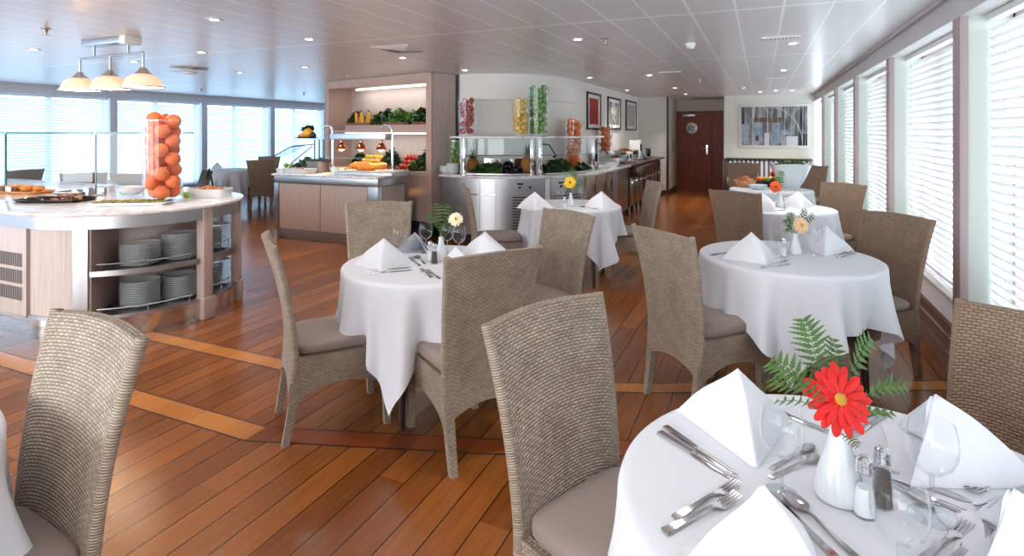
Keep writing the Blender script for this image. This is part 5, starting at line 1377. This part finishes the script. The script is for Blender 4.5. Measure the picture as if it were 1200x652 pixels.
for a, b in ((686, 697), (698.5, 709), (710.5, 716)):
    d = onface(a, b, .16, .86, 'cabinet_door', 'bronze_steel', .012); onface(b-2, b-1, .60, .74, 'door_handle', 'chrome', .035, parent=d, n=2)
onface(717, 723, .02, .88, 'steel_strip', 'steel', .02)
onface(638.5, 644, .14, .88, 'column_strip', 'white_plastic', .016)
for q in (544, 623.5, 633.5, 695):
    i = ipx(q, .30); p = PL(i, .30)
    m = MB(); m.at(p[0], p[1], 0, YAW).box(-.022, .022, -.022, .022, .921, 1.418); m.build('shelf_post', 'chrome', t, bevel=.004)
for q in (540.5, 630, 701):
    i = ipx(q, .42); p = PL(i, .42); m = MB(); m.tube([(p[0], p[1], .921), (p[0], p[1], 1.418)], .014, 10); m.build('shelf_post', 'steel', t)
i0, i1 = ipx(528, .25), ipx(707, .25)
m = MB(); m.strip(line(.22, i0, i1), line(.85, i0, i1), 1.42, 1.45); m.build('marble_shelf', 'marble', t, bevel=.004)
for a, b in ((545, 622), (634, 694)):
    i0, i1 = ipx(a, .2), ipx(b, .2); m = MB(); m.strip(line(.17, i0, i1), line(.175, i0, i1), 1.19, 1.415); m.build('sneeze_glass', 'guard_glass', t)
    m = MB(); m.tube([(x, y, 1.19) for x, y in line(.17, i0, i1)], .007, 8); m.build('glass_rail', 'steel', t)
for q in (636, 697):
    i = ipx(q, .3); a = PL(i, .3); b = PL(i+2.2, .05)
    m = MB(); m.tube([(a[0], a[1], 1.34), (lerp(a[0], b[0], .5), lerp(a[1], b[1], .5), 1.33), (b[0], b[1], 1.17)], .010, 8); m.build('glass_arm', 'dark_grey', t)
i0, i1 = ipx(548, .5), ipx(620, .5); m = MB(); m.strip(line(.30, i0, i1), line(.72, i0, i1), .921, .935); m.build('salad_well', 'steel', t)
i0, i1 = ipx(636, .5), ipx(690, .5); m = MB(); m.strip(line(.30, i0, i1), line(.72, i0, i1), .921, .935); m.build('salad_well', 'steel', t)
i0, i1 = ipx(568, .93), ipx(612, .93); m = MB(); m.strip(line(.90, i0, i1), line(.93, i0, i1), .925, 1.12); m.build('splash_mirror', 'chrome', t)
SHZ = 1.4505
def vpos(px, tt): return PL(ipx(px, tt), tt)
x, y = vpos(547, .45); fruit_vase(x, y, SHZ, .105, .135, .50, 'glass vase of red apples at the left end of the marble shelf'); cnt['ap'] = fill(x, y, SHZ, .105, .135, .50, .042, 'apple_skin', 'red_apple', 'red apple in the glass vase at the left end of the marble shelf', 'apples in the glass vase', .01, 4)
x, y = vpos(610, .45); fruit_vase(x, y, SHZ, .10, .135, .50, 'glass vase of lemons in the middle of the marble shelf'); cnt['le'] = fill(x, y, SHZ, .10, .135, .50, .034, 'lemon_skin', 'lemon', 'yellow lemon in the glass vase on the marble shelf', 'lemons in the glass vase', .01, 5)
x, y = vpos(631, .45); fruit_vase(x, y, SHZ, .125, .155, .68, 'tallest glass vase, full of limes, on the marble shelf'); cnt['li'] = fill(x, y, SHZ, .125, .155, .68, .037, 'lime_skin', 'lime', 'green lime in the tallest glass vase on the marble shelf', 'limes in the tall glass vase', .01, 6)
x, y = vpos(673, .74); fruit_vase(x, y, .9205, .13, .145, .76, 'tall glass vase of oranges standing behind the right end of the marble shelf'); cnt['or'] = fill(x, y, .9205, .13, .145, .76, .050, 'orange_skin', 'orange', 'orange in the tall glass vase behind the marble shelf', 'oranges in the tall glass vase', .01, 7)
x, y = vpos(533, .55); fruit_vase(x, y, .9205, .07, .08, .46, 'slim glass vase of limes under the left end of the marble shelf'); cnt['l2'] = fill(x, y, .9205, .07, .08, .46, .032, 'lime_skin', 'lime', 'green lime in the slim vase under the left end of the marble shelf', 'limes in the slim glass vase', 0, 8)
def pineapple(px, tt, h, lab):
    x, y = vpos(px, tt); t2 = thing('pineapple', lab, 'pineapple', (x, y, .9205)); r = h*.22; b = h*.55
    m = MB()
    def PB(u, v): q = sin(pi*min(max(.04+.92*v, .03), .97))**.45; rr = r*q*(1+.05*sin(2*pi*u*9+v*22)*sin(-2*pi*u*9+v*22)); return (rr*cos(2*pi*u), rr*sin(2*pi*u), b*v)
    m.grid(PB, 36, 18, cu=True); m.build('pineapple_fruit', 'pineapple_skin', t2)
    m = MB()
    for k in range(34):
        a = k*2.4; el = .25+1.2*(k/34); L_ = h*.42*(.6+.4*k/34); d = Vector((cos(a)*cos(el), sin(a)*cos(el), sin(el))); pts = [Vector((0, 0, b*.96))+d*L_*s+Vector((0, 0, -.25*L_*s*s*cos(el))) for s in (0, .3, .6, 1)]
        m.tube(pts, [.010, .011, .007, .001], 4, flat=.3)
    m.build('leaf_crown', 'leaf_mid', t2)
pineapple(554, .62, .40, 'pineapple at the left under the marble shelf'); pineapple(619, .5, .47, 'pineapple beside the centre post under the marble shelf')
for k, (px, tt, rx, h, mt, s) in enumerate([(565, .55, .13, .12, 'leaf_dark', 'dark salad leaves right of the left pineapple'), (578, .5, .14, .12, 'leaf_mid', 'curly green herbs in the left salad well'), (600, .55, .15, .13, 'aubergine', 'dark purple vegetables in the left salad well'), (645, .5, .14, .16, 'leaf_dark', 'dark greens just right of the centre posts'), (654, .5, .17, .24, 'leaf_dark', 'big mound of greens under the marble shelf'), (661, .45, .12, .14, 'leaf_mid', 'green leaves in front of the orange vase'), (683, .45, .08, .10, 'leaf_dark', 'dark leaves right of the orange vase')]):
    x, y = vpos(px, tt); leafy('salad_leaves', s, 'vegetable', (x, y, .936), rx, .12, h, 110, [mt], .045, 70+k)
pl2 = None
for k, (px, tt, n, s) in enumerate([(519, .35, 6, 'shorter pile at the left end of the salad bar'), (531, .40, 9, 'taller pile at the left end of the salad bar')]):
    x, y = vpos(px, tt)
    for j in range(n):
        L_ = 'white salad bowl in the '+s
        if pl2 is None:
            m = MB(); m.lathe([(.05, 0), (.052, .004), (.085, .02), (.098, .042), (.094, .042), (.08, .022), (.045, .006), (.001, .005)], 30, False); pl2 = m.build('salad_plate', 'plate_china', loc=(x, y, .9205)); tag(pl2, L_, 'bowl', s)
        else: o = pl2.copy(); COL.objects.link(o); o.location = (x, y, .9205+j*.013); o['label'] = L_; o['group'] = s
# items at the right end of salad bar
x, y = vpos(709, .45); dishpx = 0
def bowlstack(x, y, z, r, h, mat, lab, name='serving_dish', sq_=.45, L_=1.6):
    t2 = thing(name, lab, 'dish', (x, y, z), radians(75)); m = MB()
    def S(u, v, o=0): a = 2*pi*u; q = lambda c: math.copysign(abs(c)**sq_, c); k = lerp(.75, 1, v); return (q(cos(a))*(r*L_*k-o), q(sin(a))*(r*k-o), h*v)
    m.grid(S, 40, 4, cu=True); m.grid(lambda u, v: S(u, v, .008), 40, 4, cu=True, flip=True); m.grid(lambda u, v: S(u, 1, .008*v), 40, 1, cu=True); m.build('dish_wall', mat, t2)
    m = MB(); m.lathe([(r*.6, 0), (r*.7, h*.3)], 24, True, L_); m.build('dish_floor', mat, t2)
bowlstack(*vpos(711, .40), .921, .17, .09, 'porcelain', 'stack of white oval dishes at the right end of the marble top')
bowlstack(*vpos(703, .35), .921, .14, .05, 'porcelain', 'low white dish left of the chafing dish')
# ---------------------------------------------------------------- hot buffet line
t = thing('buffet_line', 'long dark wood and steel buffet counter running back to the corridor', 'counter', (0, 0, 0))
m = MB(); m.box(-2.74, -2.10, 10.22, 13.8, .885, .92); m.build('dark_top', 'dark_wood', t, bevel=.004)
m = MB(); m.box(-2.74, -2.18, 10.22, 13.6, .14, .884); m.build('carcass', 'dark_wood', t, smooth=False)
for k in range(8):
    y = 10.3+k*.42; m = MB(); m.box(-2.178, -2.165, y, y+.34, .16, .66 if k < 4 else .84); d = m.build('cabinet_door', 'bronze_steel' if k < 3 else 'dark_wood', t, bevel=.003)
    m = MB(); m.box(-2.165, -2.145, y+.02, y+.045, .45, .62); m.build('door_handle', 'chrome', d, bevel=.002)
    m = MB(); m.tube([(-2.2, y-.03, 0), (-2.2, y-.03, .88)], .022, 10); m.build('steel_leg', 'steel', t)
m = MB(); m.box(-2.18, -2.02, 10.35, 12.0, .68, .87); m.build('front_drawer_box', 'dark_wood', t, bevel=.006)
for y in (10.5, 11.2, 11.9): m = MB(); m.tube([(-2.04, y, .66), (-2.04, y, .60), (-2.16, y, .58)], .012, 8); m.build('tray_bracket', 'steel', t)
def chafer(x, y, z, lab, rz=pi/2):
    t2 = thing('chafing_dish', lab, 'chafing dish', (x, y, z), rz)
    m = MB(); m.box(-.26, .26, -.17, .17, .07, .15); m.build('water_pan', 'steel', t2, bevel=.01)
    m = MB()
    def S(u, v): a = pi*v; return ((u-.5)*.52, -.17*cos(a), .152+.12*sin(a))
    m.grid(S, 8, 14); m.add([S(0, k/14) for k in range(15)], [tuple(range(15))]); m.add([S(1, k/14) for k in range(15)], [tuple(range(15))]); m.build('roll_top_lid', 'chrome', t2)
    m = MB(); m.tube([(-.1, -.16, .2), (-.1, -.2, .22), (.1, -.2, .22), (.1, -.16, .2)], .008, 8); m.build('lid_handle', 'black', t2)
    for sx in (-.24, .24):
        for sy in (-.15, .15): m = MB(); m.tube([(sx, sy, 0), (sx, sy, .08)], .01, 8); m.build('foot', 'steel', t2)
chafer(*vpos(719, .35), .921, 'steel roll-top chafing dish at the end of the marble top', radians(85))
x, y = vpos(723, .78); fruit_vase(x, y, .9205, .115, .13, .70, 'glass vase of bright orange fruit by the chafing dish'); cnt['o2'] = fill(x, y, .9205, .115, .13, .70, .055, 'orange_skin', 'orange', 'orange in the glass vase beside the chafing dish', 'oranges beside the chafing dish', 0, 9)
chafer(-2.45, 11.3, .921, 'steel roll-top chafing dish on the dark counter in front of the third picture')
def machine(x, y, w, d, h, mat, lab, name, cat):
    t2 = thing(name, lab, cat, (x, y, .9205)); m = MB(); m.box(-w/2, w/2, -d/2, d/2, .02, h); m.build('housing', mat, t2, bevel=.012)
    m = MB(); m.box(w/2, w/2+.012, -d*.3, d*.3, h*.45, h*.8); m.build('front_panel', 'black_gloss', t2, bevel=.003)
    m = MB(); m.box(w/2, w/2+.06, -d*.3, d*.3, .02, .05); m.build('drip_tray', 'steel', t2, bevel=.003)
    m = MB(); m.lathe([(w*.3, 0), (w*.3, .02)], 16); m.build('foot', 'black', t2)
machine(-2.45, 12.1, .22, .24, .42, 'white_plastic', 'white and black drinks machine standing tall on the dark counter', 'coffee_machine', 'drinks machine')
machine(-2.4, 10.6, .2, .2, .19, 'white_plastic', 'small white dispenser nearest on the dark counter', 'dispenser', 'dispenser')
machine(-2.42, 10.95, .2, .18, .2, 'white_plastic', 'second small white dispenser on the dark counter', 'dispenser', 'dispenser')
machine(-2.42, 12.6, .2, .2, .22, 'steel', 'steel urn box right of the tall drinks machine', 'dispenser', 'dispenser')
machine(-2.42, 13.1, .2, .2, .22, 'black_gloss', 'black toaster-like box at the far end of the dark counter', 'dispenser', 'dispenser')
t = thing('soup_kettle', 'round black soup kettle under the right end of the marble shelf', 'kettle', (*vpos(702, .8), .921)); m = MB(); m.lathe([(.10, 0), (.13, .03), (.14, .12), (.12, .2), (.06, .25)], 28); m.build('kettle_body', 'black_gloss', t); m = MB(); m.lathe([(.121, .2), (.10, .24), (.03, .265), (.02, .29)], 24); m.build('lid', 'steel', t)
# ================================================================ PICTURES AND BENCH
def picture(x, y0, y1, z0, z1, art, lab):
    t = thing('framed_picture', lab, 'picture', (x, (y0+y1)/2, (z0+z1)/2)); h = (y1-y0)/2; v = (z1-z0)/2; f = .035
    m = MB()
    for q in ((-h, h, v-f, v), (-h, h, -v, -v+f), (-h, -h+f, -v+f, v-f), (h-f, h, -v+f, v-f)): m.box(.001, .028, *q)
    m.build('frame', 'black', t, smooth=False)
    m = MB(); m.box(.001, .012, -h+f, h-f, -v+f, v-f); m.build('mount', 'mat_white', t, smooth=False)
    m = MB(); m.box(.012, .014, -h+.15, h-.15, -v+.10, v-.10); m.build('artwork', art, t, smooth=False)
xw = -2.78
picture(xw, 9.5, 10.4, 1.55, 2.22, 'art_red', 'black framed picture with a red panel on the curved white wall')
picture(xw, 10.95, 12.05, 1.56, 2.22, 'art_grey', 'black framed picture with a grey green panel, middle of three')
picture(xw, 12.6, 13.7, 1.55, 2.24, 'art_line', 'black framed picture with a pale grey panel, nearest the corridor')
t = thing('large_picture', 'wide white framed picture of pale trunks and a lit interior on the end wall', 'picture', (0, YE, 0))
xa, xb = onY(869, YE-.03), onY(946, YE-.03); za, zb = 1.5-14.5*13.35/660, 1.5+29.5*13.35/660
m = MB(); m.box(xa-.06, xb+.03, -.025, -.001, za-.06, zb+.05); m.build('white_mount', 'mat_white', t, bevel=.004)
m = MB(); m.box(xa, xb, -.032, -.026, za, zb); m.build('artwork', 'art_forest', t, smooth=False)
def ap(u0, u1, v0, v1, mat, k): m = MB(); m.box(lerp(xa, xb, u0), lerp(xa, xb, u1), -.0335-k*.0006, -.0322, lerp(za, zb, v0), lerp(za, zb, v1)); m.build('print_patch', mat, t, smooth=False)
ap(0, .12, .02, .55, 'art_blue', 0); ap(.20, .33, .06, .60, 'art_blue', 1); ap(.48, .60, .05, .58, 'art_blue', 2); ap(.18, .62, .60, .72, 'art_brown', 3); ap(.62, .80, .28, .40, 'art_blue', 9); ap(.36, .43, 0, .32, 'art_white', 4); ap(.69, .86, 0, .24, 'art_white', 5); ap(.86, 1, 0, .3, 'art_dark', 6); ap(0, .05, .55, .95, 'art_dark', 7); ap(.22, .27, .12, .25, 'art_dark', 8)
m = MB(); W_ = xb-xa; H_ = zb-za
m.tube([(xa+W_*(.45+.48*sin(pi/2*k/14)), -.036, za+H_*(.98-.95*(1-cos(pi/2*k/14)))) for k in range(15)], .006, 6)
for u, rr_ in ((.175, .010), (.05, .003), (.27, .003), (.40, .007), (.47, .003), (.56, .003), (.66, .005), (.72, .003), (.80, .004), (.87, .003), (.93, .005), (.97, .003)): m.tube([(xa+W_*u, -.036, za), (xa+W_*(u+.01), -.036, zb)], rr_, 5)
m.build('pale_trunks', 'art_white', t)
t = thing('banquette', 'striped banquette bench along the end wall', 'bench', (0, 0, 0))
m = MB(); m.box(-.72, 1.02, 14.0, 14.27, .02, .87); m.build('bench_back', 'striped_fabric', t, bevel=.02)
m = MB(); m.box(-.75, 1.04, 13.97, 14.29, .88, .91); m.box(-.79, -.72, 13.5, 14.28, 0, .90); m.build('bench_frame', 'dark_wood', t, bevel=.005)
m = MB(); m.box(-.71, 1.02, 13.5, 14.0, .36, .48); m.build('bench_seat', 'cushion', t, bevel=.025)
m = MB(); m.box(-.71, 1.02, 13.55, 14.0, .0, .35); m.build('bench_base', 'dark_wood', t)
print('FRUIT', cnt)
# ================================================================ LIGHT
w = bpy.data.worlds.new('World'); SC.world = w; w.use_nodes = True; nt = w.node_tree; bg = nt.nodes['Background']
tc = N(nt, 'ShaderNodeTexCoord'); sp = N(nt, 'ShaderNodeSeparateXYZ'); nt.links.new(tc.outputs['Generated'], sp.inputs[0])
r = ramp(nt, sp.outputs['Z'], [(.0, (.6, .7, .8, 1)), (.02, (.95, .98, 1, 1)), (.5, (.75, .87, 1, 1))])
r2 = ramp(nt, sp.outputs['X'], [(.0, (.58, .8, 1, 1)), (.55, (1, 1, .98, 1))]); mm = N(nt, 'ShaderNodeMix', data_type='RGBA', blend_type='MULTIPLY'); mm.inputs[0].default_value = 1
mr = N(nt, 'ShaderNodeMapRange'); mr.inputs['From Min'].default_value = -1; nt.links.new(sp.outputs['X'], mr.inputs['Value']); nt.links.new(mr.outputs[0], r2.inputs['Fac'])
nt.links.new(r.outputs[0], mm.inputs[6]); nt.links.new(r2.outputs[0], mm.inputs[7]); nt.links.new(mm.outputs[2], bg.inputs['Color']); bg.inputs['Strength'].default_value = SKY
for k in range(0):
    y = (MY[k]+MY[k+1])/2; light('daylight_right', 'AREA', (XR+.36, y, 1.27), WR, (1, .98, .96), 1.8, (0, radians(90), 0), 1.8)
for k in range(0):
    y = (LY[k]+LY[k+1])/2; light('daylight_left', 'AREA', (XL-.36, y, 1.27), WL, (.72, .86, 1), 1.8, (0, radians(-90), 0), 1.8)
for k, (x, w_) in enumerate([(-9.05, 2.8), (-5.5, 2.9), (-1.85, 3.0)]):
    light('daylight_rear', 'AREA', (x, YB-.25, 1.3), WB, (1, .99, .97), w_, (radians(90), 0, 0), 1.6)  # area lights added outside the unseen rear openings as frontal fill
for px, py, s in dl:
    if px in (691, 545, 472, 440): continue
    x, y = over(px, py); light('downlight', 'SPOT', (x, y, CZ-.02), DLW*(1.7 if y > 5.5 else 1), (1, .95, .88), .12, None, None, radians(120), .8)
for x in (-.6, -2.6, -4.6, -7.5, -10):
    for y in (.2, 2.4): light('downlight', 'SPOT', (x, y, CZ-.02), DLW, (1, .95, .88), .12, None, None, radians(120), .8)  # spots with no ceiling fitting, added as fill for the near room
SC.view_settings.view_transform = 'Standard'; SC.view_settings.look = 'None'; SC.view_settings.exposure = EXPO; SC.view_settings.gamma = 1
SC.view_settings.use_curve_mapping = False
cy = SC.cycles; cy.max_bounces = 8; cy.diffuse_bounces = 4; cy.glossy_bounces = 4; cy.transmission_bounces = 6; cy.transparent_max_bounces = 24
cy.caustics_reflective = False; cy.caustics_refractive = False; cy.use_denoising = True; cy.sample_clamp_indirect = 6
bpy.context.view_layer.update()
